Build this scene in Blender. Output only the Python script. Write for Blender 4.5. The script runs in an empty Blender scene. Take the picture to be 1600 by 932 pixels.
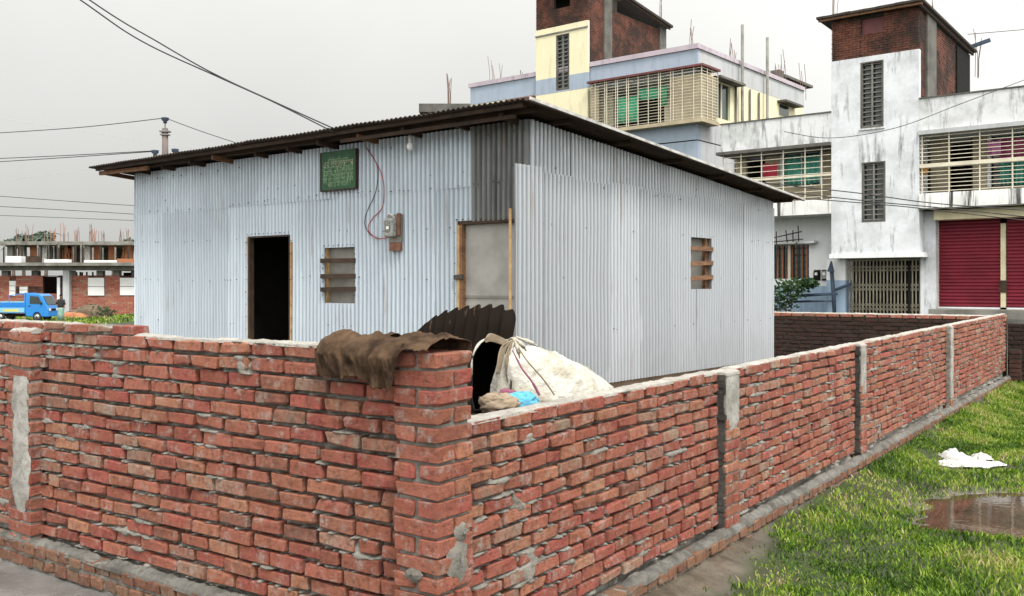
import bpy, bmesh, math, random
import numpy as np
from mathutils import Vector, Matrix

# ------------------------------------------------------------------ camera, world, sun, exposure
SC = bpy.context.scene
COL = SC.collection
F, CX, HY, H = 1485.0, 800.0, 445.0, 1.75      # focal length / centre / horizon in photo pixels, eye height in metres
cam_d = bpy.data.cameras.new('camera'); cam = bpy.data.objects.new('camera', cam_d); COL.objects.link(cam)
cam.location = (0, 0, H); cam.rotation_euler = (math.radians(90), 0, 0)
cam_d.sensor_width = 36; cam_d.lens = 36*F/1600; cam_d.shift_y = -(466-HY)/1600
cam_d.clip_start = 0.05; cam_d.clip_end = 3000
SC.camera = cam

SUN_EL, SUN_AZ = math.radians(56), math.radians(156)   # azimuth clockwise from +Y (the view direction)
world = bpy.data.worlds.new('World'); SC.world = world; world.use_nodes = True
nt = world.node_tree; nt.nodes.clear()
def N(t, typ, **kw):
    n = t.nodes.new(typ)
    for k, v in kw.items(): setattr(n, k, v)
    return n
sky = N(nt, 'ShaderNodeTexSky', sky_type='NISHITA'); sky.sun_disc = False
sky.sun_elevation = SUN_EL; sky.sun_rotation = SUN_AZ; sky.dust_density = 6; sky.air_density = 1.2
hs = N(nt, 'ShaderNodeHueSaturation'); hs.inputs['Saturation'].default_value = 0.12
nt.links.new(sky.outputs[0], hs.inputs['Color'])
tc = N(nt, 'ShaderNodeTexCoord')
cl = N(nt, 'ShaderNodeTexNoise'); cl.inputs['Scale'].default_value = 2.2; cl.inputs['Detail'].default_value = 6
nt.links.new(tc.outputs['Generated'], cl.inputs['Vector'])
# the cloud deck is brighter towards the side of the hidden sun
dot = N(nt, 'ShaderNodeVectorMath', operation='DOT_PRODUCT')
dot.inputs[1].default_value = (math.sin(SUN_AZ), math.cos(SUN_AZ), 1.3)   # and towards the zenith, as overcast skies are
nt.links.new(tc.outputs['Generated'], dot.inputs[0])
m1 = N(nt, 'ShaderNodeMath', operation='MULTIPLY_ADD'); m1.inputs[1].default_value = 8.5; m1.inputs[2].default_value = 13.4
nt.links.new(dot.outputs['Value'], m1.inputs[0])
m2 = N(nt, 'ShaderNodeMath', operation='MULTIPLY_ADD'); m2.inputs[1].default_value = 3.2; 
nt.links.new(cl.outputs['Fac'], m2.inputs[0]); nt.links.new(m1.outputs[0], m2.inputs[2])
gc = N(nt, 'ShaderNodeCombineColor')
for i, k in enumerate((1.0, 1.0, 0.965)):
    mm = N(nt, 'ShaderNodeMath', operation='MULTIPLY'); mm.inputs[1].default_value = k
    nt.links.new(m2.outputs[0], mm.inputs[0]); nt.links.new(mm.outputs[0], gc.inputs[i])
mx = N(nt, 'ShaderNodeMix', data_type='RGBA'); mx.inputs[0].default_value = 0.82
nt.links.new(hs.outputs[0], mx.inputs[6]); nt.links.new(gc.outputs[0], mx.inputs[7])
bg = N(nt, 'ShaderNodeBackground'); bg.inputs['Strength'].default_value = 0.085
nt.links.new(mx.outputs[2], bg.inputs['Color'])
wo = N(nt, 'ShaderNodeOutputWorld'); nt.links.new(bg.outputs[0], wo.inputs['Surface'])

sd = bpy.data.lights.new('sun', 'SUN'); sun = bpy.data.objects.new('sun', sd); COL.objects.link(sun)
sd.energy = 3.0; sd.angle = math.radians(16); sd.color = (1.0, 0.96, 0.9)
sdir = Vector((math.sin(SUN_AZ)*math.cos(SUN_EL), math.cos(SUN_AZ)*math.cos(SUN_EL), math.sin(SUN_EL)))
sun.rotation_euler = sdir.to_track_quat('Z', 'Y').to_euler(); sun.location = (20, -10, 30)

SC.render.engine = 'CYCLES'
SC.view_settings.view_transform = 'Standard'; SC.view_settings.look = 'None'
SC.view_settings.exposure = 0.25; SC.view_settings.gamma = 1.0; SC.view_settings.use_curve_mapping = False
SC.cycles.max_bounces = 6; SC.cycles.diffuse_bounces = 1; SC.cycles.use_denoising = True

# ------------------------------------------------------------------ materials
def links(m): return m.node_tree.links
def newmat(name):
    m = bpy.data.materials.new(name); m.use_nodes = True
    t = m.node_tree; b = t.nodes['Principled BSDF']
    return m, t, b
def ramp(t, stops, interp='LINEAR'):
    r = N(t, 'ShaderNodeValToRGB'); r.color_ramp.interpolation = interp
    e = r.color_ramp.elements
    while len(e) < len(stops): e.new(0.5)
    for i, (p, c) in enumerate(stops):
        e[i].position = p; e[i].color = (*c, 1) if len(c) == 3 else c
    return r
def coords(t, kind='Object', scale=(1, 1, 1)):
    if kind == 'World':
        g = N(t, 'ShaderNodeNewGeometry'); out = g.outputs['Position']
    else:
        g = N(t, 'ShaderNodeTexCoord'); out = g.outputs[kind]
    mp = N(t, 'ShaderNodeMapping'); mp.inputs['Scale'].default_value = scale
    t.links.new(out, mp.inputs['Vector']); return mp.outputs[0]
def noise(t, vec, scale, detail=4, rough=0.6):
    n = N(t, 'ShaderNodeTexNoise'); n.inputs['Scale'].default_value = scale
    n.inputs['Detail'].default_value = detail; n.inputs['Roughness'].default_value = rough
    t.links.new(vec, n.inputs['Vector']); return n.outputs['Fac']
def mixc(t, fac, a, b, mode='MIX'):
    m = N(t, 'ShaderNodeMix', data_type='RGBA', blend_type=mode)
    for inp, v in ((m.inputs[0], fac), (m.inputs[6], a), (m.inputs[7], b)):
        if isinstance(v, bpy.types.NodeSocket): t.links.new(v, inp)
        elif isinstance(v, (int, float)): inp.default_value = v
        else: inp.default_value = (*v, 1)
    return m.outputs[2]
def bump(t, b, height, strength=0.4, dist=0.01):
    n = N(t, 'ShaderNodeBump'); n.inputs['Strength'].default_value = strength; n.inputs['Distance'].default_value = dist
    t.links.new(height, n.inputs['Height']); t.links.new(n.outputs[0], b.inputs['Normal'])
def maprange(t, v, a, b, c=0.0, d=1.0):
    n = N(t, 'ShaderNodeMapRange'); t.links.new(v, n.inputs[0])
    for i, x in enumerate((a, b, c, d)): n.inputs[i+1].default_value = x
    return n.outputs[0]
def pm(name, c1, c2=None, scale=4, rough=0.8, metal=0, bm=0.0, bscale=60, sc=(1, 1, 1), kind='World', spec=0.4, lo=0.35, hi=0.65):
    m, t, b = newmat(name)
    b.inputs['Roughness'].default_value = rough; b.inputs['Metallic'].default_value = metal
    b.inputs['Specular IOR Level'].default_value = spec
    v = coords(t, kind, sc)
    if c2 is None: c2 = tuple(x*0.78 for x in c1)
    f = maprange(t, noise(t, v, scale), lo, hi)
    t.links.new(mixc(t, f, c1, c2), b.inputs['Base Color'])
    if bm: bump(t, b, noise(t, v, bscale, 6), bm, 0.01)
    return m
def mul(t, a, k):
    n = N(t, 'ShaderNodeMath', operation='MULTIPLY')
    t.links.new(a, n.inputs[0])
    if isinstance(k, bpy.types.NodeSocket): t.links.new(k, n.inputs[1])
    else: n.inputs[1].default_value = k
    return n.outputs[0]

def brick_material(name, stops, smear=(0.37, 0.345, 0.31), smear_amt=0.8, dark_amt=0.75, warm=(0.245, 0.088, 0.05), algae=0.0, blot=(0.36, 0.13, 0.095)):
    m, t, b = newmat(name)
    at = N(t, 'ShaderNodeAttribute', attribute_name='tint')
    base = ramp(t, stops); t.links.new(at.outputs['Fac'], base.inputs[0])
    v = coords(t, 'World')
    c = mixc(t, maprange(t, noise(t, v, 9, 5, 0.65), 0.35, 0.7), base.outputs[0], warm)
    c = mixc(t, mul(t, maprange(t, noise(t, v, 5.3, 3, 0.6), 0.52, 0.66), 0.55), c, blot)
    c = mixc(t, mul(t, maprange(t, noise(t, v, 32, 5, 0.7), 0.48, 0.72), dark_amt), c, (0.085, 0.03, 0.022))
    c = mixc(t, mul(t, maprange(t, noise(t, v, 13, 7, 0.75), 0.53, 0.69), smear_amt), c, smear)
    if algae: c = mixc(t, mul(t, maprange(t, noise(t, v, 0.8, 6, 0.7), 0.38, 0.56), algae), c, (0.03, 0.022, 0.018))
    t.links.new(c, b.inputs['Base Color'])
    b.inputs['Roughness'].default_value = 0.88; b.inputs['Specular IOR Level'].default_value = 0.25
    bump(t, b, noise(t, v, 60, 7, 0.75), 1.0, 0.02)
    return m
M = {}
M['brick'] = brick_material('brick', [(0, (0.17, 0.038, 0.032)), (0.14, (0.40, 0.098, 0.08)), (0.28, (0.24, 0.054, 0.044)), (0.42, (0.43, 0.155, 0.105)), (0.54, (0.29, 0.085, 0.06)), (0.66, (0.45, 0.20, 0.12)),
                                      (0.75, (0.20, 0.062, 0.045)), (0.84, (0.46, 0.25, 0.15)), (0.90, (0.12, 0.042, 0.036)), (0.95, (0.36, 0.28, 0.21)), (1, (0.24, 0.15, 0.11))], warm=(0.31, 0.115, 0.068))
M['footing_brick'] = brick_material('footing_brick', [(0, (0.13, 0.055, 0.036)), (0.5, (0.24, 0.11, 0.066)), (0.8, (0.29, 0.16, 0.09)), (1, (0.16, 0.12, 0.09))], (0.26, 0.24, 0.21), 0.7, warm=(0.20, 0.105, 0.065), blot=(0.28, 0.13, 0.08))
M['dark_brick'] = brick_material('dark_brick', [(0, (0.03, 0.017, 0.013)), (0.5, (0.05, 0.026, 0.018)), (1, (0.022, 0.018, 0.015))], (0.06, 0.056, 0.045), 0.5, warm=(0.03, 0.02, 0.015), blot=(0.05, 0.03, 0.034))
M['rust_brick'] = brick_material('rust_brick', [(0, (0.13, 0.042, 0.028)), (0.5, (0.20, 0.066, 0.042)), (1, (0.09, 0.04, 0.03))], (0.30, 0.25, 0.21), 0.35, algae=0.9, warm=(0.17, 0.062, 0.04), blot=(0.21, 0.085, 0.058))
def mortar_material(name, a, b_, c_):
    m, t, b = newmat(name)
    v = coords(t, 'World')
    c = mixc(t, maprange(t, noise(t, v, 6, 5), 0.35, 0.65), a, b_)
    c = mixc(t, mul(t, maprange(t, noise(t, v, 30, 6, 0.75), 0.5, 0.7), 0.7), c, c_)
    t.links.new(c, b.inputs['Base Color']); b.inputs['Roughness'].default_value = 0.92
    b.inputs['Specular IOR Level'].default_value = 0.2
    bump(t, b, noise(t, v, 90, 8, 0.75), 1.0, 0.015); return m
M['mortar'] = mortar_material('mortar', (0.33, 0.31, 0.275), (0.19, 0.175, 0.15), (0.08, 0.068, 0.056))
M['mortar_cap'] = mortar_material('mortar_cap', (0.47, 0.45, 0.41), (0.33, 0.31, 0.275), (0.20, 0.16, 0.13))
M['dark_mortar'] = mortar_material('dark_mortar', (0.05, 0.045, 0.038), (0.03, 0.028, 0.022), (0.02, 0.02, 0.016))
M['concrete'] = mortar_material('concrete', (0.48, 0.465, 0.43), (0.27, 0.255, 0.225), (0.12, 0.11, 0.095))
M['raw_concrete'] = pm('raw_concrete', (0.23, 0.225, 0.20), (0.12, 0.115, 0.10), 1.2, 0.9, bm=0.3, bscale=8)
M['damp_mortar'] = mortar_material('damp_mortar', (0.22, 0.21, 0.19), (0.10, 0.094, 0.082), (0.045, 0.04, 0.034))
M['pole_concrete'] = pm('pole_concrete', (0.15, 0.12, 0.11), (0.10, 0.085, 0.08), 2, 0.9)
M['wet_shaded_render'] = mortar_material('wet_shaded_render', (0.10, 0.095, 0.085), (0.04, 0.037, 0.033), (0.03, 0.027, 0.034))
M['dark_concrete'] = pm('dark_concrete', (0.13, 0.125, 0.11), (0.07, 0.067, 0.06), 1.5, 0.9, bm=0.3, bscale=8)

def galv(name, c1, c2, streak, metal=0.2, rough=0.42, streak_amt=0.5, sc=(9, 9, 0.5), spec=0.4):
    m, t, b = newmat(name)
    v = coords(t, 'Object', sc); w = coords(t, 'World')
    oi = N(t, 'ShaderNodeObjectInfo')
    c = mixc(t, oi.outputs['Random'], c1, c2)
    c = mixc(t, mul(t, maprange(t, noise(t, v, 1.4, 5, 0.7), 0.45, 0.75), streak_amt), c, streak)
    c = mixc(t, mul(t, maprange(t, noise(t, w, 22, 6, 0.75), 0.62, 0.78), 0.3), c, tuple(x*0.7 for x in c1))
    c = mixc(t, mul(t, maprange(t, noise(t, coords(t, 'World', (16, 16, 0.9)), 1.0, 4, 0.6), 0.63, 0.74), 0.55), c, (0.24, 0.15, 0.10))
    t.links.new(c, b.inputs['Base Color'])
    b.inputs['Metallic'].default_value = metal
    r = maprange(t, noise(t, w, 6, 4), 0.3, 0.7, rough-0.1, rough+0.15); t.links.new(r, b.inputs['Roughness'])
    b.inputs['Specular IOR Level'].default_value = spec
    bump(t, b, noise(t, w, 3.2, 2), 0.12, 0.02)
    return m
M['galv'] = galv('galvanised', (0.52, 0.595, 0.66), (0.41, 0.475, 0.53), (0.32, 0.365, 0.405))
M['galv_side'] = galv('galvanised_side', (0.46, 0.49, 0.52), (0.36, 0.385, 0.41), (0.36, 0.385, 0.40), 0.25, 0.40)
M['galv_old'] = galv('galvanised_old', (0.15, 0.155, 0.155), (0.18, 0.185, 0.18), (0.055, 0.055, 0.052), 0.3, 0.55, 0.9)
M['roof_tin'] = galv('roof_tin', (0.045, 0.038, 0.034), (0.06, 0.05, 0.045), (0.03, 0.02, 0.016), 0.0, 0.8, 0.8, (3, 0.6, 3), 0.1)
M['rust_tin'] = galv('rust_tin', (0.010, 0.007, 0.006), (0.012, 0.009, 0.007), (0.014, 0.01, 0.008), 0.0, 0.9, 0.8, spec=0.05)
M['trim_tin'] = pm('trim_tin', (0.56, 0.55, 0.53), (0.3, 0.29, 0.27), 7, 0.5, 0.3)
M['flat_tin'] = pm('flat_tin', (0.235, 0.225, 0.20), (0.155, 0.15, 0.135), 3.5, 0.5, 0.25, bm=0.15, bscale=8)
M['wood'] = pm('wood', (0.22, 0.115, 0.055), (0.10, 0.05, 0.028), 6, 0.8, bm=0.3, bscale=50, sc=(1, 1, 4))
M['dark_wood'] = pm('dark_wood', (0.055, 0.033, 0.02), (0.025, 0.016, 0.011), 5, 0.85, bm=0.3, bscale=40)
M['pale_wood'] = pm('pale_wood', (0.50, 0.33, 0.15), (0.33, 0.20, 0.09), 9, 0.75, bm=0.2, bscale=50)
M['nail'] = pm('nail', (0.10, 0.085, 0.08), (0.05, 0.045, 0.04), 30, 0.6, 0.4)
M['jute'] = pm('jute', (0.10, 0.062, 0.037), (0.03, 0.018, 0.012), 9, 0.95, bm=0.6, bscale=160, spec=0.1)
M['soil'] = pm('soil', (0.16, 0.115, 0.075), (0.09, 0.065, 0.045), 3, 0.95, bm=0.6, bscale=25)
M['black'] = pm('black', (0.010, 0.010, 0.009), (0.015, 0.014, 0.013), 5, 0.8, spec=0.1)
M['wire'] = pm('wire', (0.02, 0.02, 0.02), (0.03, 0.03, 0.03), 5, 0.6)
M['red_wire'] = pm('red_wire', (0.45, 0.05, 0.06), (0.3, 0.03, 0.05), 5, 0.5)

def plaster(name, white, grime, dark, amt=0.55, lo=0.5, hi=0.72, streak=(2.2, 2.2, 0.35)):
    m, t, b = newmat(name)
    v = coords(t, 'World', streak); w = coords(t, 'World')
    c = mixc(t, mul(t, maprange(t, noise(t, w, 0.9, 6, 0.7), 0.42, 0.66), amt), white, grime)
    c = mixc(t, mul(t, maprange(t, noise(t, v, 1.5, 7, 0.72), lo, hi), amt), c, dark)
    t.links.new(c, b.inputs['Base Color']); b.inputs['Roughness'].default_value = 0.9
    b.inputs['Specular IOR Level'].default_value = 0.2
    bump(t, b, noise(t, w, 12, 6), 0.15, 0.02); return m
M['white'] = plaster('white_plaster', (0.68, 0.70, 0.73), (0.40, 0.42, 0.43), (0.05, 0.055, 0.05), 0.72, 0.54, 0.68)
M['white_stained'] = plaster('white_stained', (0.66, 0.67, 0.68), (0.36, 0.37, 0.36), (0.05, 0.05, 0.045), 0.8, 0.51, 0.68, (3.0, 3.0, 0.5))
M['drip_ledge'] = plaster('drip_ledge', (0.8, 0.8, 0.79), (0.6, 0.6, 0.58), (0.02, 0.02, 0.02), 0.95, 0.52, 0.62, (3.2, 3.2, 0.12))
M['white_clean'] = plaster('white_clean', (0.8, 0.81, 0.82), (0.6, 0.62, 0.63), (0.35, 0.36, 0.36), 0.4)
M['blue_wash'] = plaster('blue_wash', (0.36, 0.48, 0.62), (0.28, 0.38, 0.5), (0.1, 0.14, 0.18), 0.6)
M['blue_grey'] = plaster('blue_grey', (0.33, 0.39, 0.47), (0.27, 0.325, 0.39), (0.17, 0.19, 0.21), 0.45)
M['grey_side'] = plaster('grey_side', (0.44, 0.45, 0.46), (0.35, 0.36, 0.36), (0.16, 0.16, 0.15), 0.5)
M['yellow'] = plaster('yellow_plaster', (0.74, 0.68, 0.47), (0.64, 0.585, 0.40), (0.30, 0.27, 0.19), 0.4, 0.55)
M['mauve'] = plaster('mauve_lip', (0.46, 0.40, 0.45), (0.35, 0.31, 0.34), (0.1, 0.09, 0.09), 0.6)
M['maroon'] = pm('maroon', (0.16, 0.045, 0.045), (0.1, 0.03, 0.03), 2, 0.6)
M['beige'] = pm('beige', (0.44, 0.38, 0.26), (0.33, 0.28, 0.19), 1.5, 0.9)
M['cream'] = pm('cream', (0.74, 0.66, 0.45), (0.6, 0.52, 0.34), 2, 0.6)
M['rod'] = pm('rod', (0.68, 0.63, 0.5), (0.55, 0.5, 0.4), 3, 0.5)
M['gate_rod'] = pm('gate_rod', (0.31, 0.285, 0.215), (0.19, 0.17, 0.12), 3, 0.6)
M['dark_rod'] = pm('dark_rod', (0.22, 0.21, 0.19), (0.14, 0.13, 0.12), 3, 0.6)
M['glass'] = pm('glass', (0.012, 0.02, 0.02), (0.02, 0.035, 0.03), 2, 0.08, spec=0.6)
M['green_glass'] = pm('green_glass', (0.02, 0.05, 0.04), (0.012, 0.03, 0.022), 2.5, 0.1, spec=0.6)
M['red_shutter'] = pm('red_shutter', (0.21, 0.018, 0.034), (0.145, 0.013, 0.025), 1.2, 0.55, spec=0.3)
M['green_cloth'] = pm('green_cloth', (0.09, 0.55, 0.30), (0.05, 0.40, 0.22), 2, 0.9)
M['teal_cloth'] = pm('teal_cloth', (0.18, 0.58, 0.45), (0.10, 0.44, 0.34), 2, 0.9)
M['red_cloth'] = pm('red_cloth', (0.42, 0.03, 0.06), (0.3, 0.02, 0.04), 3, 0.9)
M['pink_cloth'] = pm('pink_cloth', (0.42, 0.16, 0.3), (0.33, 0.12, 0.24), 3, 0.9)
M['maroon_cloth'] = pm('maroon_cloth', (0.22, 0.04, 0.085), (0.15, 0.03, 0.06), 3, 0.9)
M['blue_cloth'] = pm('blue_cloth', (0.12, 0.42, 0.58), (0.08, 0.3, 0.44), 20, 0.8)
M['cyan_cloth'] = M['blue_cloth']
M['sack_plain'] = pm('sack_plain', (0.56, 0.54, 0.48), (0.36, 0.32, 0.23), 7, 0.75, bm=0.35, bscale=140, lo=0.45, hi=0.72)
def sack_material():
    m, t, b = newmat('sack'); v = coords(t, 'World')
    c = mixc(t, maprange(t, noise(t, v, 6, 6, 0.65), 0.42, 0.66), (0.47, 0.45, 0.40), (0.30, 0.265, 0.195))
    c = mixc(t, mul(t, maprange(t, noise(t, v, 11, 6, 0.7), 0.56, 0.7), 0.7), c, (0.20, 0.165, 0.12))
    t.links.new(c, b.inputs['Base Color']); b.inputs['Roughness'].default_value = 0.6
    n1 = noise(t, coords(t, 'World', (1, 1, 1.6)), 11, 3, 0.5)
    ab = N(t, 'ShaderNodeMath', operation='ABSOLUTE'); sb = N(t, 'ShaderNodeMath', operation='SUBTRACT'); sb.inputs[1].default_value = 0.5
    t.links.new(n1, sb.inputs[0]); t.links.new(sb.outputs[0], ab.inputs[0])
    bump(t, b, ab.outputs[0], 0.8, 0.035); return m
M['sack'] = sack_material()
M['sack_inner'] = pm('sack_inner', (0.30, 0.24, 0.17), (0.2, 0.15, 0.1), 7, 0.9, bm=0.4, bscale=40)
M['sack_stripe'] = pm('sack_stripe', (0.24, 0.075, 0.12), (0.17, 0.05, 0.085), 30, 0.8)
M['plastic'] = pm('plastic', (0.52, 0.52, 0.51), (0.36, 0.35, 0.33), 9, 0.45, bm=0.5, bscale=25)
M['white_panel'] = pm('white_panel', (0.74, 0.74, 0.73), (0.66, 0.66, 0.65), 1, 0.7)
M['rebar'] = pm('rebar', (0.22, 0.15, 0.12), (0.16, 0.11, 0.09), 1, 0.8)
M['rust_rebar'] = pm('rust_rebar', (0.36, 0.13, 0.05), (0.27, 0.09, 0.04), 1, 0.8)
M['orange_brick'] = pm('orange_brick', (0.36, 0.15, 0.07), (0.26, 0.1, 0.05), 2, 0.9)
M['truck_blue'] = pm('truck_blue', (0.015, 0.21, 0.56), (0.012, 0.17, 0.5), 1, 0.25, spec=0.6)
M['truck_light'] = pm('truck_light', (0.22, 0.48, 0.62), (0.18, 0.42, 0.56), 1, 0.35)
M['truck_yellow'] = pm('truck_yellow', (0.6, 0.55, 0.12), (0.5, 0.46, 0.1), 1, 0.4)
M['rubber'] = pm('rubber', (0.015, 0.015, 0.016), (0.03, 0.03, 0.028), 8, 0.8)
M['hub'] = pm('hub', (0.5, 0.5, 0.5), (0.35, 0.35, 0.35), 5, 0.4, 0.5)
M['bulb'] = pm('bulb', (0.74, 0.75, 0.76), (0.66, 0.68, 0.72), 5, 0.2)
M['meter'] = pm('meter', (0.35, 0.36, 0.34), (0.14, 0.15, 0.14), 40, 0.4)
M['meter_glass'] = pm('meter_glass', (0.05, 0.06, 0.055), (0.22, 0.23, 0.21), 45, 0.12, spec=0.6)
M['rust_box'] = pm('rust_box', (0.20, 0.095, 0.065), (0.12, 0.05, 0.03), 15, 0.8)
M['sign'] = pm('sign', (0.012, 0.085, 0.03), (0.008, 0.055, 0.02), 9, 0.5)
M['sign_text'] = pm('sign_text', (0.24, 0.36, 0.22), (0.16, 0.26, 0.15), 20, 0.6)
M['sign_head'] = pm('sign_head', (0.34, 0.36, 0.26), (0.22, 0.26, 0.16), 20, 0.6)
M['bark'] = pm('bark', (0.14, 0.11, 0.085), (0.08, 0.06, 0.05), 5, 0.95)
M['skin'] = pm('skin', (0.17, 0.09, 0.06), (0.14, 0.075, 0.05), 5, 0.6)
M['shirt'] = pm('shirt', (0.02, 0.02, 0.022), (0.03, 0.03, 0.03), 5, 0.9)
M['lungi'] = pm('lungi', (0.35, 0.37, 0.36), (0.12, 0.32, 0.22), 3, 0.9)
M['blue_pole'] = pm('blue_pole', (0.05, 0.075, 0.12), (0.03, 0.045, 0.07), 3, 0.7)
M['orange_pot'] = pm('orange_pot', (0.6, 0.27, 0.03), (0.45, 0.2, 0.02), 4, 0.6)
M['pale_ground'] = pm('pale_scrap', (0.68, 0.50, 0.30), (0.55, 0.30, 0.16), 12, 0.8)

def leaf_material(name, stops, rough=0.55):
    m, t, b = newmat(name)
    at = N(t, 'ShaderNodeAttribute', attribute_name='tint')
    r = ramp(t, stops); t.links.new(at.outputs['Fac'], r.inputs[0])
    t.links.new(r.outputs[0], b.inputs['Base Color']); b.inputs['Roughness'].default_value = rough
    b.inputs['Specular IOR Level'].default_value = 0.3
    tr = N(t, 'ShaderNodeBsdfTranslucent'); t.links.new(r.outputs[0], tr.inputs['Color'])
    ms = N(t, 'ShaderNodeMixShader'); ms.inputs[0].default_value = 0.3
    out = t.nodes['Material Output']
    t.links.new(b.outputs[0], ms.inputs[1]); t.links.new(tr.outputs[0], ms.inputs[2]); t.links.new(ms.outputs[0], out.inputs['Surface'])
    return m
M['grass'] = leaf_material('grass', [(0, (0.03, 0.075, 0.007)), (0.35, (0.105, 0.20, 0.015)), (0.65, (0.22, 0.33, 0.03)), (0.88, (0.31, 0.38, 0.06)), (1, (0.42, 0.36, 0.17))])
M['leaf'] = leaf_material('leaf', [(0, (0.02, 0.05, 0.018)), (0.6, (0.04, 0.085, 0.03)), (1, (0.07, 0.13, 0.045))])
M['far_leaf'] = leaf_material('far_leaf', [(0, (0.07, 0.10, 0.075)), (1, (0.12, 0.155, 0.11))])

def ground_material():
    m, t, b = newmat('ground')
    w = coords(t, 'World'); at = N(t, 'ShaderNodeAttribute', attribute_name='zone')   # 0 grass soil, 1 mud, 2 wet concrete wash
    green = mixc(t, maprange(t, noise(t, w, 3, 5), 0.35, 0.65), (0.03, 0.045, 0.010), (0.028, 0.026, 0.013))
    mud = mixc(t, maprange(t, noise(t, w, 5, 6, 0.7), 0.38, 0.62), (0.12, 0.10, 0.075), (0.06, 0.05, 0.038))
    conc = mixc(t, maprange(t, noise(t, w, 2.2, 6, 0.65), 0.38, 0.62), (0.20, 0.195, 0.185), (0.115, 0.11, 0.105))
    c = mixc(t, maprange(t, at.outputs['Fac'], 0.5, 0.95), green, mud)
    c = mixc(t, maprange(t, at.outputs['Fac'], 1.25, 1.75), c, conc)
    t.links.new(c, b.inputs['Base Color'])
    wet = maprange(t, at.outputs['Fac'], 0.6, 1.0)
    r = maprange(t, noise(t, w, 3.3, 5, 0.6), 0.42, 0.6, 0.05, 0.45)
    rr = N(t, 'ShaderNodeMix', data_type='FLOAT'); t.links.new(wet, rr.inputs[0]); rr.inputs[2].default_value = 0.95; t.links.new(r, rr.inputs[3])
    t.links.new(rr.outputs[0], b.inputs['Roughness'])
    bump(t, b, noise(t, w, 28, 7, 0.7), 0.35, 0.012)
    return m
M['ground'] = ground_material()
def water_material():
    m, t, b = newmat('puddle_water')
    w = coords(t, 'World')
    c = mixc(t, maprange(t, noise(t, w, 2.5, 5), 0.35, 0.65), (0.075, 0.042, 0.026), (0.035, 0.022, 0.015))
    t.links.new(c, b.inputs['Base Color']); b.inputs['Roughness'].default_value = 0.03; b.inputs['IOR'].default_value = 1.333
    b.inputs['Specular IOR Level'].default_value = 0.5
    bump(t, b, noise(t, coords(t, 'World', (1, 1, 1)), 7, 2), 0.06, 0.01)
    return m
M['water'] = water_material()
M['mud_water'] = pm('mud_water', (0.085, 0.075, 0.062), (0.05, 0.044, 0.036), 5, 0.05, bm=0.06, bscale=10, spec=0.5)

# ------------------------------------------------------------------ builders
def setp(o, label=None, cat=None, group=None, kind=None):
    for k, v in (('label', label), ('category', cat), ('group', group), ('kind', kind)):
        if v: o[k] = v
    return o
def link(name, me, parent=None, mat=None, loc=None):
    o = bpy.data.objects.new(name, me); COL.objects.link(o)
    if mat is not None and me is not None:
        me.materials.clear(); me.materials.append(M[mat] if isinstance(mat, str) else mat)
    if parent is not None: o.parent = parent
    if loc is not None: o.location = loc
    return o
def pydata(name, v, f, smooth=False, tint=None):
    me = bpy.data.meshes.new(name); me.from_pydata([tuple(p) for p in v], [], f)
    if smooth: me.polygons.foreach_set('use_smooth', [True]*len(me.polygons))
    if tint is not None:
        a = me.attributes.new('tint', 'FLOAT', 'POINT')
        a.data.foreach_set('value', np.broadcast_to(np.asarray(tint, dtype=np.float32), (len(v),)).copy() if np.ndim(tint) == 0 else np.asarray(tint, dtype=np.float32))
    me.update(); return me
def empty(name, loc=(0, 0, 0), rz=0.0, **kw):
    o = bpy.data.objects.new(name, None); COL.objects.link(o); o.empty_display_size = 0.2
    o.location = loc; o.rotation_euler = (0, 0, rz); return setp(o, **kw)
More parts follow.
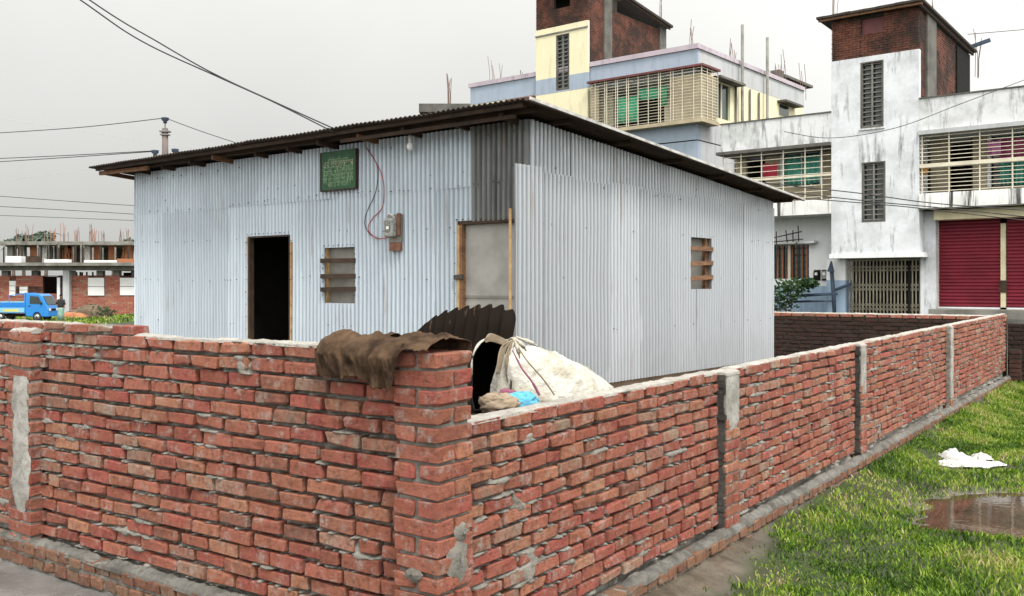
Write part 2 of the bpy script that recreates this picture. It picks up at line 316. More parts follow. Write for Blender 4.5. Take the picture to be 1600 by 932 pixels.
class MB:
    def __init__(s): s.v, s.f = [], []
    def quad(s, *p):
        n = len(s.v); s.v += [tuple(q) for q in p]; s.f.append(tuple(range(n, n+len(p)))); return s
    def box(s, x0, x1, y0, y1, z0, z1, c=0.0):
        x0, x1 = sorted((x0, x1)); y0, y1 = sorted((y0, y1)); z0, z1 = sorted((z0, z1))
        n = len(s.v)
        s.v += [(x0, y0, z0), (x1, y0, z0), (x1, y1, z0), (x0, y1, z0), (x0, y0, z1), (x1, y0, z1), (x1, y1, z1), (x0, y1, z1)]
        s.f += [tuple(n+i for i in q) for q in ((0, 3, 2, 1), (4, 5, 6, 7), (0, 1, 5, 4), (1, 2, 6, 5), (2, 3, 7, 6), (3, 0, 4, 7))]
        return s
    def bar(s, a, b, w, h=None, up=(0, 0, 1)):
        h = h or w; a, b = Vector(a), Vector(b); d = (b-a).normalized(); u = Vector(up)
        if abs(d.dot(u)) > 0.99: u = Vector((0, 1, 0))
        r = d.cross(u).normalized(); u = r.cross(d)
        n = len(s.v)
        for p in (a, b):
            for i, j in ((-1, -1), (1, -1), (1, 1), (-1, 1)): s.v.append(tuple(p+r*i*w/2+u*j*h/2))
        s.f += [tuple(n+i for i in q) for q in ((3, 2, 1, 0), (4, 5, 6, 7), (0, 1, 5, 4), (1, 2, 6, 5), (2, 3, 7, 6), (3, 0, 4, 7))]
        return s
    def tube(s, pts, r, k=6):
        pts = [Vector(p) for p in pts]; n0 = len(s.v); rr = r if isinstance(r, (list, tuple)) else [r]*len(pts)
        for i, p in enumerate(pts):
            d = (pts[min(i+1, len(pts)-1)]-pts[max(i-1, 0)]).normalized()
            u = Vector((0, 0, 1)) if abs(d.z) < 0.95 else Vector((1, 0, 0))
            a = d.cross(u).normalized(); b = a.cross(d)
            for j in range(k):
                t = 2*math.pi*j/k; s.v.append(tuple(p+(a*math.cos(t)+b*math.sin(t))*rr[i]))
        for i in range(len(pts)-1):
            for j in range(k):
                s.f.append((n0+i*k+j, n0+i*k+(j+1) % k, n0+(i+1)*k+(j+1) % k, n0+(i+1)*k+j))
        s.f.append(tuple(n0+j for j in range(k))[::-1]); s.f.append(tuple(n0+(len(pts)-1)*k+j for j in range(k)))
        return s
    def build(s, name, mat, parent=None, smooth=False, tint=None):
        return link(name, pydata(name, s.v, s.f, smooth, tint), parent, mat)
def box(name, mat, parent, *d): return MB().box(*d).build(name, mat, parent)

# value noise for geometry
def vnoise(x, y, seed=0):
    x = np.asarray(x, float); y = np.asarray(y, float)
    xi, yi = np.floor(x).astype(np.int64), np.floor(y).astype(np.int64); fx, fy = x-xi, y-yi
    fx, fy = fx*fx*(3-2*fx), fy*fy*(3-2*fy)
    def h(a, b):
        n = (a*374761393+b*668265263+seed*974634577) & 0xffffffff
        n = ((n ^ (n >> 13))*1274126177) & 0xffffffff
        return ((n ^ (n >> 16)) & 0xffff)/65535.0
    return (h(xi, yi)*(1-fx)+h(xi+1, yi)*fx)*(1-fy)+(h(xi, yi+1)*(1-fx)+h(xi+1, yi+1)*fx)*fy
def fbm(x, y, seed=0, o=4):
    r, a, s = 0, 0.5, 0
    for i in range(o): r = r+a*vnoise(np.asarray(x)*2**i, np.asarray(y)*2**i, seed+i*7); s += a; a *= 0.55
    return r/s

# a place's own axes: x to the right along a front, y into depth, z up
class Frame:
    def __init__(s, px, Y, rz):
        s.o = Vector(((px-CX)*Y/F, Y, 0)); s.rz = rz
        s.ex = Vector((math.cos(rz), math.sin(rz), 0)); s.ey = Vector((-math.sin(rz), math.cos(rz), 0))
    def x(s, px, d=0.0):
        k = (px-CX)/F
        return (k*(s.o.y+d*s.ey.y)-s.o.x-d*s.ey.x)/(s.ex.x-k*s.ex.y)
    def d(s, px, x=0.0):
        k = (px-CX)/F
        return (k*(s.o.y+x*s.ex.y)-s.o.x-x*s.ex.x)/(s.ey.x-k*s.ey.y)
    def z(s, px, py, d=0.0):
        return H-(py-HY)*(s.o.y+s.x(px, d)*s.ex.y+d*s.ey.y)/F
    def zs(s, px, py, x=0.0):
        return H-(py-HY)*(s.o.y+x*s.ex.y+s.d(px, x)*s.ey.y)/F
    def w(s, x, d, z): return s.o+s.ex*x+s.ey*d+Vector((0, 0, z))
def at(px, py, Y): return Vector(((px-CX)*Y/F, Y, H-(py-HY)*Y/F))
def topx(p): return CX+p.x/p.y*F, HY-(p.z-H)/p.y*F

# ------------------------------------------------------------------ ground
RB = math.radians(-35.0); RS = math.atan2(-1485, 1830)
FB = Frame(684, 4.0, RB)                     # outer corner of the brick boundary wall
FS = Frame(828, 10.0, RS)                    # front right corner of the tin shed
PW, WT, OFF = 0.254, 0.118, 0.065            # pillar width, wall thickness, pillar projection
def sstep(a, b, v): t = np.clip((v-a)/(b-a), 0, 1); return t*t*(3-2*t)
PUD = (4.72, 7.95)
MUDW = lambda along: 0.02+0.32*sstep(4.6, 2.4, along)      # width of the bare strip at the wall foot
def ground_z(x, y):
    x = np.asarray(x, float); y = np.asarray(y, float)
    side = (x-FB.o.x)*FB.ex.x+(y-FB.o.y)*FB.ex.y            # metres outside the right-hand wall
    z = -0.17*sstep(-0.2, 0.8, side)
    z = z-0.6*sstep(20, 50, y)*sstep(-2, -14, x)
    z = z-0.05*sstep(11, 19, y)*sstep(0, 1, side)
    near = np.exp(-(np.hypot(x, y)/30)**2)
    z = z+0.035*(fbm(x*1.1, y*1.1, 3)-0.5)*near*sstep(-1, 1.5, side)+0.015*(fbm(x*4, y*4, 5)-0.5)*near
    dp = np.hypot((x-PUD[0])/1.35, (y-PUD[1])/1.05)+0.9*(fbm(x*1.7, y*1.7, 9)-0.5)
    z = z-0.09*sstep(1.25, 0.65, dp)+0.05*(fbm(x*5, y*5, 29)-0.5)*sstep(1.6, 1.2, dp)
    dm = side+0.35*(fbm(x*1.3, y*1.3, 12)-0.5)
    z = z-0.035*sstep(0.75, 0.35, dm)*sstep(-0.2, 0.1, side)*sstep(13, 8, y)+0.03*(fbm(x*4.5, y*4.5, 33)-0.5)*sstep(0.9, 0.5, dm)*sstep(-0.1, 0.2, side)*sstep(14, 9, y)
    return z
def axis(lo, hi, a, b, n_in, n_out):
    g = np.linspace(a, b, n_in)
    e = np.geomspace(1, 1+hi-b, n_out)-1+b; w = a-(np.geomspace(1, 1+a-lo, n_out)-1)
    return np.concatenate([w[:0:-1], g, e[1:]])
def build_ground():
    xs = axis(-900, 900, -5, 9, 300, 40); ys = axis(-200, 1500, 1.5, 20, 380, 44)
    X, Y = np.meshgrid(xs, ys); Z = ground_z(X, Y)
    nx, ny = len(xs), len(ys)
    idx = np.arange(nx*ny).reshape(ny, nx)
    q = np.stack([idx[:-1, :-1], idx[:-1, 1:], idx[1:, 1:], idx[1:, :-1]], -1).reshape(-1, 4)
    me = pydata('ground', np.stack([X, Y, Z], -1).reshape(-1, 3).tolist(), q.tolist(), True)
    side = (X-FB.o.x)*FB.ex.x+(Y-FB.o.y)*FB.ex.y
    front = (X-FB.o.x)*FB.ey.x+(Y-FB.o.y)*FB.ey.y
    zone = 1-sstep(-0.15, 0.2, side+0.5*(fbm(X*1.3, Y*1.3, 12)-0.5)-MUDW(front))
    zone = np.maximum(zone*sstep(22, 14, Y), sstep(1.3, 0.95, np.hypot((X-PUD[0])/1.35, (Y-PUD[1])/1.05)))
    zone = np.where((front < 0.6) & (side < 0.4), 2.0, zone)
    a = me.attributes.new('zone', 'FLOAT', 'POINT'); a.data.foreach_set('value', zone.ravel().astype(np.float32))
    setp(link('ground', me, None, 'ground'), kind='structure')
build_ground()
def blob_sheet(name, cx, cy, rx, ry, z, mat, seed, n=56, rot=0.0):
    v = [(cx, cy, z)]
    for i in range(n):
        a = 2*math.pi*i/n; k = 0.6+0.8*float(fbm(math.cos(a)*2.2+7, math.sin(a)*2.2+3, seed))
        px_, py_ = math.cos(a)*rx*k, math.sin(a)*ry*k
        v.append((cx+px_*math.cos(rot)-py_*math.sin(rot), cy+px_*math.sin(rot)+py_*math.cos(rot), z))
    f = [(0, 1+i, 1+(i+1) % n) for i in range(n)]
    return setp(link(name, pydata(name, v, f), None, mat), kind='structure')
blob_sheet('puddle', PUD[0]+0.1, PUD[1], 2.4, 2.0, -0.222, 'water', 4)
mudp = FB.w(0.22, 2.4, 0); blob_sheet('puddle', mudp.x, mudp.y, 0.34, 1.9, -0.184, 'mud_water', 8, rot=RB)
# raised earth inside the boundary wall
yd = MB()
ygx, ygy = np.linspace(-12, -0.2, 30), np.linspace(0.2, 17.3, 40)
yz = lambda a, b: 0.50-0.35*float(sstep(11, 15, np.float64(b)))+0.05*float(fbm(a, b, 21))
for i in range(len(ygx)-1):
    for j in range(len(ygy)-1):
        yd.quad(*[FB.w(a, b, yz(a, b)) for a, b in ((ygx[i], ygy[j]), (ygx[i+1], ygy[j]), (ygx[i+1], ygy[j+1]), (ygx[i], ygy[j+1]))])
setp(yd.build('yard_earth', 'soil'), kind='structure')

# ------------------------------------------------------------------ brick walls
def brick_geom(lx, ly, lz, rg, c=0.0033):
    hx, hy, hz = lx/2, ly/2, lz/2; v = []
    corners = [(sx, sy, sz) for sx in (-1, 1) for sy in (-1, 1) for sz in (-1, 1)]
    for sx, sy, sz in corners:
        jx, jy, jz = rg.uniform(-0.006, 0.005), rg.uniform(-0.004, 0.002), rg.uniform(-0.0045, 0.003)
        k = c*rg.uniform(0.6, 1.8)
        if rg.random() < 0.14: k *= 3.0                     # a chipped corner
        p = (sx*(hx+jx), sy*(hy+jy), sz*(hz+jz))
        v += [(p[0], p[1]-sy*k, p[2]-sz*k), (p[0]-sx*k, p[1], p[2]-sz*k), (p[0]-sx*k, p[1]-sy*k, p[2])]
    I = {cc: i for i, cc in enumerate(corners)}
    f = []
    def face(pts, n):
        a, b, c_ = (Vector(v[pts[k]]) for k in range(3))
        if (b-a).cross(c_-a).dot(Vector(n)) < 0: pts = pts[::-1]
        f.append(tuple(pts))
    for ax in range(3):
        o = [k for k in range(3) if k != ax]
        for s in (-1, 1):
            ring = []
            for a, b in ((-1, -1), (1, -1), (1, 1), (-1, 1)):
                cc = [0, 0, 0]; cc[ax] = s; cc[o[0]] = a; cc[o[1]] = b; ring.append(I[tuple(cc)]*3+ax)
            n = [0, 0, 0]; n[ax] = s; face(ring, n)
        for a in (-1, 1):
            for b in (-1, 1):
                c1 = [0, 0, 0]; c2 = [0, 0, 0]; c1[ax] = -1; c2[ax] = 1
                for cc in (c1, c2): cc[o[0]] = a; cc[o[1]] = b
                i1, i2 = I[tuple(c1)], I[tuple(c2)]
                n = [0, 0, 0]; n[o[0]] = a; n[o[1]] = b
                face([i1*3+o[0], i2*3+o[0], i2*3+o[1], i1*3+o[1]], n)
    for cc in corners:
        i = I[cc]*3; face([i, i+1, i+2], cc)
    return v, f
class BrickSet:
    """bricks of one wall: those that show largest are objects, the rest one joined part"""
    def __init__(s, owner, mw): s.o, s.mw, s.items = owner, mw, []
    def add(s, parent, pos, size, rg, mat='brick', name='brick', rot=0.0, tint=None):
        off = Vector((0, 0, 0)) if parent is s.o else parent.location.copy()
        p = s.mw @ (Vector(pos)+off); vis = 0
        if p.y > 0.5:
            px, py = topx(p)
            if -25 < px < 1625 and -25 < py < 960: vis = size[0]*size[2]/p.y**2
        s.items.append((vis, parent, pos, size, mat, name, rot, rg.random() if tint is None else tint, rg.randrange(1 << 30)))
    def finish(s, limit):
        s.items.sort(key=lambda q: -q[0]); rest = {}
        for i, (vis, par, pos, size, mat, name, rot, tint, sd_) in enumerate(s.items):
            rg = random.Random(sd_); v, f = brick_geom(*size, rg)
            Mx = Matrix.Rotation(rg.uniform(-0.012, 0.012)+rot, 4, 'Z') @ Matrix.Rotation(rg.uniform(-0.012, 0.012), 4, 'Y') @ Matrix.Rotation(rg.uniform(-0.015, 0.015), 4, 'X')
            if i < limit and vis > 0:
                o = link(name, pydata(name, [Mx @ Vector(q) for q in v], f, False, tint), par, mat); o.location = pos
            else:
                r = rest.setdefault((mat), ([], [], [])); n = len(r[0]); P = Vector(pos)+(Vector((0, 0, 0)) if par is s.o else par.location)
                r[0].extend(tuple(Mx @ Vector(q)+P) for q in v); r[1].extend(tuple(n+k for k in q) for q in f); r[2].extend([tint]*len(v))
        for mat, (v, f, t) in rest.items():
            setp(link('brick_courses', pydata('brick_courses', v, f, False, t), s.o, mat), kind='stuff')
def mortar_sheet(name, u0, u1, z0, z1, y_front, y_back, par, mat, seed, step=0.012, grow=0.0, shear=0.0, course=None, zstep=None):
    us = [u0]
    while us[-1] < u1: us.append(min(u1, us[-1]+step*(1+grow*max(0, us[-1]-u0))))
    nz = max(2, int((z1-z0)/(zstep or step))); zs = np.linspace(z0, z1, nz)
    U, Z = np.meshgrid(np.array(us), zs)
    n = fbm(U*30, Z*34, seed, 3); big = fbm(U*5, Z*6, seed+40, 3)
    fine = fbm(U*70, Z*70, seed+9, 2)
    if course:
        c0, pitch = course
        t = ((Z-c0)/pitch+0.5) % 1.0-0.5                      # 0 at the bed joint, + above it
        lip = sstep(-0.30, -0.06, t)*(1-sstep(-0.02, 0.10, t))  # mortar squeezed out onto the brick below
        y = y_front+0.058-0.012*n-lip*(0.056*sstep(0.47, 0.65, 0.55*n+0.45*big)+0.010*(n-0.3))-0.12*np.clip(big-0.62, 0, 1)*2.2-0.006*(fine-0.5)
    else:
        y = y_front+0.014-0.022*(n-0.5)*1.6-0.006*(fine-0.5)
    y = np.clip(y, y_front-0.006, y_front+0.062)
    nu = len(us); Zs = Z+shear*U
    V = np.stack([U, y, Zs], -1).reshape(-1, 3).tolist()
    idx = np.arange(nu*nz).reshape(nz, nu)
    q = np.stack([idx[:-1, :-1], idx[:-1, 1:], idx[1:, 1:], idx[1:, :-1]], -1).reshape(-1, 4).tolist()
    b = len(V)
    for k in range(nu): V.append((us[k], y_back, z0+shear*us[k])); V.append((us[k], y_back, z1+shear*us[k]))
    for k in range(nu-1):
        q.append((b+2*k+2, b+2*k, b+2*k+1, b+2*k+3))                         # back
        q.append((int(idx[-1, k]), int(idx[-1, k+1]), b+2*k+3, b+2*k+1))     # top
        q.append((b+2*k, b+2*k+2, int(idx[0, k+1]), int(idx[0, k])))         # bottom
    q.append(tuple(int(i) for i in idx[::-1, 0])+(b, b+1)); q.append(tuple(int(i) for i in idx[:, -1])+(b+2*nu-1, b+2*nu-2))
    return link(name, pydata(name, V, q, True), par, mat)
def lump_strip(name, u0, u1, yc, w, zf, par, mat, seed, h=0.022, step=0.015, grow=0.0, side=0.0, gaps=0.0):
    """an irregular ribbon of mortar lying on a ledge"""
    us = [u0]
    while us[-1] < u1: us.append(min(u1, us[-1]+step*(1+grow*(us[-1]-u0))))
    prof = [(-0.5, -0.012), (-0.46, 0.25), (-0.25, 0.8), (0, 1.0), (0.25, 0.85), (0.46, 0.3), (0.5, -0.012)]
    v, f, n = [], [], len(prof)
    for i, u in enumerate(us):
        k = 0.45+0.9*float(fbm(u*6, 1.3, seed)); kw = 0.82+0.36*float(fbm(u*9, 5.1, seed+3))
        if gaps: k *= float(sstep(gaps, gaps+0.12, vnoise(u*3.1, 0.5, seed+11)))
        for j, (a, b) in enumerate(prof):
            jit = float(vnoise(u*33, j*1.7, seed+5))-0.5
            v.append((u, yc+a*w*kw+side*0, zf(u)+(b*h*k if b > 0 else b)+(0.006+0.22*h)*jit*(0 if b < 0 else 1)+(0.3*h*(float(vnoise(u*70, j*2.3, seed+8))-0.5) if b > 0.3 else 0)))
    for i in range(len(us)-1):
        for j in range(n-1): f.append((i*n+j, i*n+j+1, (i+1)*n+j+1, (i+1)*n+j))
    f.append(tuple(range(n))[::-1]); f.append(tuple(range((len(us)-1)*n, len(us)*n)))
    f = [tuple(reversed(q)) for q in f]
    return link(name, pydata(name, v, f, False), par, mat)
BP, BL = 0.252, 0.224
def courses(bs, par, u0, u1, z0, n, pitch, rg, mat_f, y=0.0, thick=WT, shear=0.0, phase=0.0, skip=None, bl=BL, bp=BP, name='brick'):
    for k in range(n):
        u = u0-(0.5*bp if (k+phase) % 2 else 0)-rg.uniform(0, 0.05)
        while u < u1-0.02:
            L = bl*rg.uniform(0.93, 1.04)
            if bl > 0.2 and rg.random() < 0.07: L = 0.115
            a, b = max(u, u0), min(u+L, u1)
            if b-a > 0.035:
                c = (a+b)/2; z = z0+(k+0.5)*pitch+rg.uniform(-0.003, 0.003)+shear*c
                if not (skip and skip(c, k)):
                    bs.add(par, (c, y+thick/2+rg.uniform(-0.008, 0.006), z), (b-a, thick, pitch-rg.uniform(0.012, 0.025)), rg, mat_f(k, c), name)
            u += L+(rg.uniform(0.014, 0.034) if bl > 0.2 else rg.uniform(0.008, 0.018))
def pilaster(bs, wall, u0, u1, z0, n, pitch, rg, proj, shear=0.0, patch=None, name='pillar'):
    """brick pier standing proud of the wall face, courses alternate"""
    p = empty(name, (0, 0, 0)); p.parent = wall
    w = u1-u0; zb = z0+shear*(u0+u1)/2
    MB().box(u0+0.012, u1-0.012, -proj+0.012, 0.02, zb, zb+n*pitch-0.01).build('mortar_core', 'mortar', p)
    for k in range(n):
        cuts = [(u0, u1)] if k % 2 == 0 and w < 0.27 else [(u0, u0+w*0.46), (u0+w*0.46+0.012, u1)]
        if k % 2 and rg.random() < 0.5 and len(cuts) == 2: cuts = [(u0, u0+w*0.54), (u0+w*0.54+0.012, u1)]
        for a, b in cuts:
            if patch and patch(k): continue
            bs.add(p, ((a+b)/2, -proj+(proj+0.03)/2, zb+(k+0.5)*pitch), (b-a, proj+0.03+rg.uniform(-0.004, 0.004), pitch-0.014), rg)
    return p
def patch_slab(name, u0, u1, z0, z1, y, par, seed, mat='concrete', th=0.02, ragged=0.045):
    """trowelled mortar smeared over a pier"""
    nu, nz = 9, max(6, int((z1-z0)/0.03)); v, f = [], []
    for j in range(nz+1):
        t = j/nz; z = z0+(z1-z0)*t
        a = u0+ragged*(float(fbm(z*14, 1, seed))-0.5)*2; b = u1+ragged*(float(fbm(z*14, 5, seed))-0.5)*2
        if t < 0.15: m_ = (a+b)/2; a, b = m_+(a-m_)*(0.4+4*t), m_+(b-m_)*(0.4+4*t)
        for i in range(nu+1):
            s = i/nu; e = min(1, 6*min(s, 1-s))*min(1, 8*min(t, 1.02-t))
            v.append((a+(b-a)*s, y+0.004-th*e*(0.6+0.7*float(vnoise(s*5, z*25, seed))), z))
    for j in range(nz):
        for i in range(nu): k = j*(nu+1)+i; f.append((k, k+1, k+nu+2, k+nu+1))
    return link(name, pydata(name, v, f, True), par, mat)

rg = random.Random(11)
# --- left wall: X runs to the right, ending at the corner pier
LL = 4.75
lw = empty('boundary_wall', FB.w(-LL-PW*0, OFF, 0), RB, label='tall near brick wall with jute cloths on top, running left from the corner', cat='brick wall', group='brick boundary walls')
bpy.context.view_layer.update(); mw = Matrix.Translation(lw.location) @ Matrix.Rotation(RB, 4, 'Z')
bl = BrickSet(lw, mw); LP, LZ, LN = 0.0797, 0.19, 16
uL = lambda px: FB.x(px, OFF)+LL
u_end = LL-PW+0.01
mat_red = lambda k, c: 'brick'
courses(bl, lw, 0.0, u_end, LZ, LN, LP, rg, mat_red)
u_step = uL(222)-0.10
courses(bl, lw, 0.0, u_step, LZ+LN*LP-0.008, 1, LP*0.82, rg, mat_red, phase=1)
mortar_sheet('mortar_bed', 0.0, u_end, 0.0, LZ+LN*LP-0.008, 0, WT-0.006, lw, 'mortar', 31, course=(LZ, LP), zstep=0.0055)
mortar_sheet('mortar_bed', 0.0, u_step-0.02, LZ+LN*LP-0.01, LZ+LN*LP+LP*0.72-0.01, 0, WT-0.006, lw, 'mortar', 32)
lump_strip('mortar_cap', u_step-0.05, u_end, WT/2, WT-0.012, lambda u: LZ+LN*LP-0.006, lw, 'mortar_cap', 51, 0.013, 0.015, gaps=0.3)
lump_strip('mortar_cap', 0.0, u_step-0.05, WT/2, WT-0.014, lambda u: LZ+(LN+0.72)*LP-0.014, lw, 'mortar_cap', 57, 0.013, 0.015, gaps=0.22)
# footing of header bricks
courses(bl, lw, 0.0, LL-0.02, -0.075, 3, 0.08, rg, lambda k, c: 'footing_brick', y=-0.085, thick=0.12, bl=0.115, bp=0.125, name='footing_brick')
mortar_sheet('footing_mortar', 0.0, LL-0.02, -0.08, 0.155, -0.085, 0.03, lw, 'mortar', 61)
lump_strip('mortar_haunch', 0.0, LL-0.1, -0.035, 0.10, lambda u: 0.152, lw, 'damp_mortar', 63, 0.038, 0.012, gaps=0.22)
# pier near the left edge, half plastered
pa, pb = uL(30), uL(64)
pp = pilaster(bl, lw, pa, pb, LZ-0.16, LN+2, LP, rg, 0.07)
patch_slab('mortar_patch', pa+0.05, pb-0.02, 0.33, 1.18, -0.07, pp, 71)
lump_strip('mortar_cap', pa, pb, -0.02, 0.09, lambda u: LZ-0.16+(LN+2)*LP-0.006, pp, 'mortar_cap', 58, 0.02)
# corner pier
cp = empty('pillar', (LL-PW, -OFF, 0)); cp.parent = lw
MB().box(0.022, PW-0.022, 0.022, PW-0.022, 0.0, LZ+LN*LP-0.012).build('mortar_core', 'mortar', cp)
for k in range(-2, LN):
    zc = LZ+(k+0.5)*LP; hgt = LP-0.013; h = 0.121
    if k % 2 == 0: rows = [((PW/2, h/2), (PW, h)), ((0.0, 0), None), ((PW-0.124/2, PW-0.124/2), (0.124, 0.124)), ((0.0575, PW-0.124/2), (0.115, 0.124))]
    else: rows = [((PW-h/2, PW/2), (h, PW)), ((0.06, 0.058), (0.118, 0.116)), ((0.06, PW-0.065), (0.118, 0.12))]
    for (cxy, sz) in rows:
        if sz is None: continue
        bl.add(cp, (cxy[0]+rg.uniform(-0.003, 0.003), cxy[1]+rg.uniform(-0.003, 0.003), zc), (sz[0]-0.006, sz[1]-0.006, hgt), rg, tint=rg.uniform(0.15, 0.85))
# mortar blotches on the corner pier
def blotch(name, par, c, r, axis_, seed, mat='mortar'):
    rgx = random.Random(seed); v, f = [], []; n, m_ = 14, 4
    for j in range(m_+1):
        for i in range(n):
            a = 2*math.pi*i/n; q = (j/m_)*r[0]*(0.75+0.5*rgx.random()); qz = (j/m_)*r[1]*(0.75+0.5*rgx.random())
            hgt = 0.014*(1-(j/m_)**2)*(0.6+0.8*rgx.random())-0.003
            p = [0, 0, 0]; o = 1-axis_[0]; p[axis_[0]] = c[axis_[0]]+axis_[1]*hgt; p[o] = c[o]+math.cos(a)*q; p[2] = c[2]+math.sin(a)*qz
            v.append(tuple(p))
    for j in range(m_):
        for i in range(n): f.append((j*n+i, j*n+(i+1) % n, (j+1)*n+(i+1) % n, (j+1)*n+i))
    return link(name, pydata(name, v, f, True), par, mat)
blotch('mortar_patch', cp, (PW, 0.14, 0.56), (0.07, 0.10), (0, 1), 3); blotch('mortar_patch', cp, (PW, 0.16, 0.67), (0.05, 0.04), (0, 1), 4)
blotch('mortar_patch', cp, (0.12, 0.0, 0.50), (0.05, 0.03), (1, -1), 5)
bl.finish(275)
# loose wall top bits
# --- right wall: X runs away from the corner
RL = FB.d(1572, -OFF)
rw = empty('boundary_wall', FB.w(-OFF, 0, 0), RB+math.pi/2, label='long brick wall with three piers receding along the grass on the right', cat='brick wall', group='brick boundary walls')
mw = Matrix.Translation(rw.location) @ Matrix.Rotation(RB+math.pi/2, 4, 'Z')
br = BrickSet(rw, mw); RP, RZ, RN, RSH = 0.0765, 0.06, 14, 0.0046
uR = lambda px, pr=0.0: FB.d(px, -OFF+pr)
courses(br, rw, PW-0.01, RL, RZ, RN, RP, rg, mat_red, shear=RSH)
mortar_sheet('mortar_bed', PW-0.02, RL, -0.1, RZ+RN*RP-0.01, 0, WT-0.006, rw, 'mortar', 33, 0.012, 0.16, RSH, course=(RZ, RP), zstep=0.0055)
lump_strip('mortar_cap', PW, RL, WT/2, WT-0.012, lambda u: RZ+RN*RP-0.008+RSH*u, rw, 'mortar_cap', 53, 0.015, 0.016, 0.1, gaps=0.28)
courses(br, rw, 0.3, RL, -0.13, 2, 0.085, rg, lambda k, c: 'footing_brick', y=-0.10, thick=0.12, bl=0.115, bp=0.125, name='footing_brick')
mortar_sheet('footing_mortar', 0.28, RL, -0.25, 0.03, -0.095, 0.03, rw, 'mortar', 65, 0.014, 0.16)
lump_strip('mortar_haunch', 0.28, RL, -0.045, 0.11, lambda u: 0.026, rw, 'damp_mortar', 67, 0.042, 0.014, 0.08, gaps=0.22)
for i, (pxl, pxr) in enumerate(((1138, 1158), (1349, 1361), (1489, 1499))):
    a = uR(pxl-3, 0.06); b = a+(0.25, 0.2, 0.2)[i]
    pp = pilaster(br, rw, a, b, RZ-0.10, RN+1, RP, rg, 0.062, RSH, patch=(lambda k, i=i: k > (10, 9, 1)[i]))
    zt = RZ+RN*RP+RSH*a
    MB().box(a+0.005, b-0.005, -0.057, 0.01, zt-(0.30, 0.42, 1.0)[i], zt-0.012).build('concrete_cast', 'concrete', pp)
    patch_slab('mortar_patch', a+0.02, b-0.01, zt-(0.42, 0.55, 1.05)[i], zt-0.02, -0.057, pp, 80+i, th=0.012)
    # render on the pier's side: wet, with its shade darkened into the colour
    sr = MB()
    for kk in range(26):
        z_ = -0.05+kk*(zt+0.03)/26; sr.box(a-rg.uniform(0.001, 0.012), a+0.02, -rg.uniform(0.035, 0.056), 0.0, z_, z_+(zt+0.03)/26-0.002)
    setp(sr.build('side_render', ('wet_shaded_render', 'wet_shaded_render', 'mortar')[i], pp), kind='stuff')
    lump_strip('mortar_cap', a, b, -0.02, 0.08, lambda u: zt-0.018, pp, 'mortar_cap', 90+i, 0.02)
br.finish(285)
# --- back wall with a blackened inner face, joins the right wall at its far end
BK = 11.2
bo = FB.w(-OFF-BK, RL-0.02, 0)
bw = empty('boundary_wall', bo, RB, label='blackened brick wall behind the tin shed with one red top course', cat='brick wall', group='brick boundary walls')
mw = Matrix.Translation(bw.location) @ Matrix.Rotation(RB, 4, 'Z')
bb = BrickSet(bw, mw)
ub = max(0, FB.x(1190, RL)+BK+OFF)
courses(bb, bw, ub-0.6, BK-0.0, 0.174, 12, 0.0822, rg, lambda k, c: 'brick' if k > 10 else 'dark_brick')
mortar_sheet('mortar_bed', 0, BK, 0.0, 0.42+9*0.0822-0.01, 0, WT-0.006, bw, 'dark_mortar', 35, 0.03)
lump_strip('mortar_cap', 0, BK, WT/2, WT-0.01, lambda u: 0.42+9*0.0822-0.006, bw, 'mortar_cap', 55, 0.022, 0.06)
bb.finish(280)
# --- the low dark wall beyond the far corner
eo = FB.w(-OFF+0.01, RL+0.14, 0)
ew = empty('boundary_wall', eo, RB, label='low black weathered wall past the far end of the receding wall', cat='brick wall', group='brick boundary walls')
mw = Matrix.Translation(ew.location) @ Matrix.Rotation(RB, 4, 'Z')
be = BrickSet(ew, mw)
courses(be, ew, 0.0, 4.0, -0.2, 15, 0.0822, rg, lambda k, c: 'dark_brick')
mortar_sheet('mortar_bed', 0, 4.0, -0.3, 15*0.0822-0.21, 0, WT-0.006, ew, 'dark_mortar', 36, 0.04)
be.finish(120)
fp = empty('pillar', FB.w(-OFF+0.14, RL-0.12, -0.3), RB, label='stub of dark brick pier at the foot of the far wall corner', cat='pillar')
MB().box(-0.07, 0.1, 0, 0.2, 0, 0.85).build('mortar_core', 'dark_mortar', fp)
for k in range(10):
    v_, f_ = brick_geom(0.19, 0.22, 0.07, rg); link('brick', pydata('brick', v_, f_, False, rg.random()), fp, 'rust_brick', (0.02, 0.1, 0.05+k*0.083))

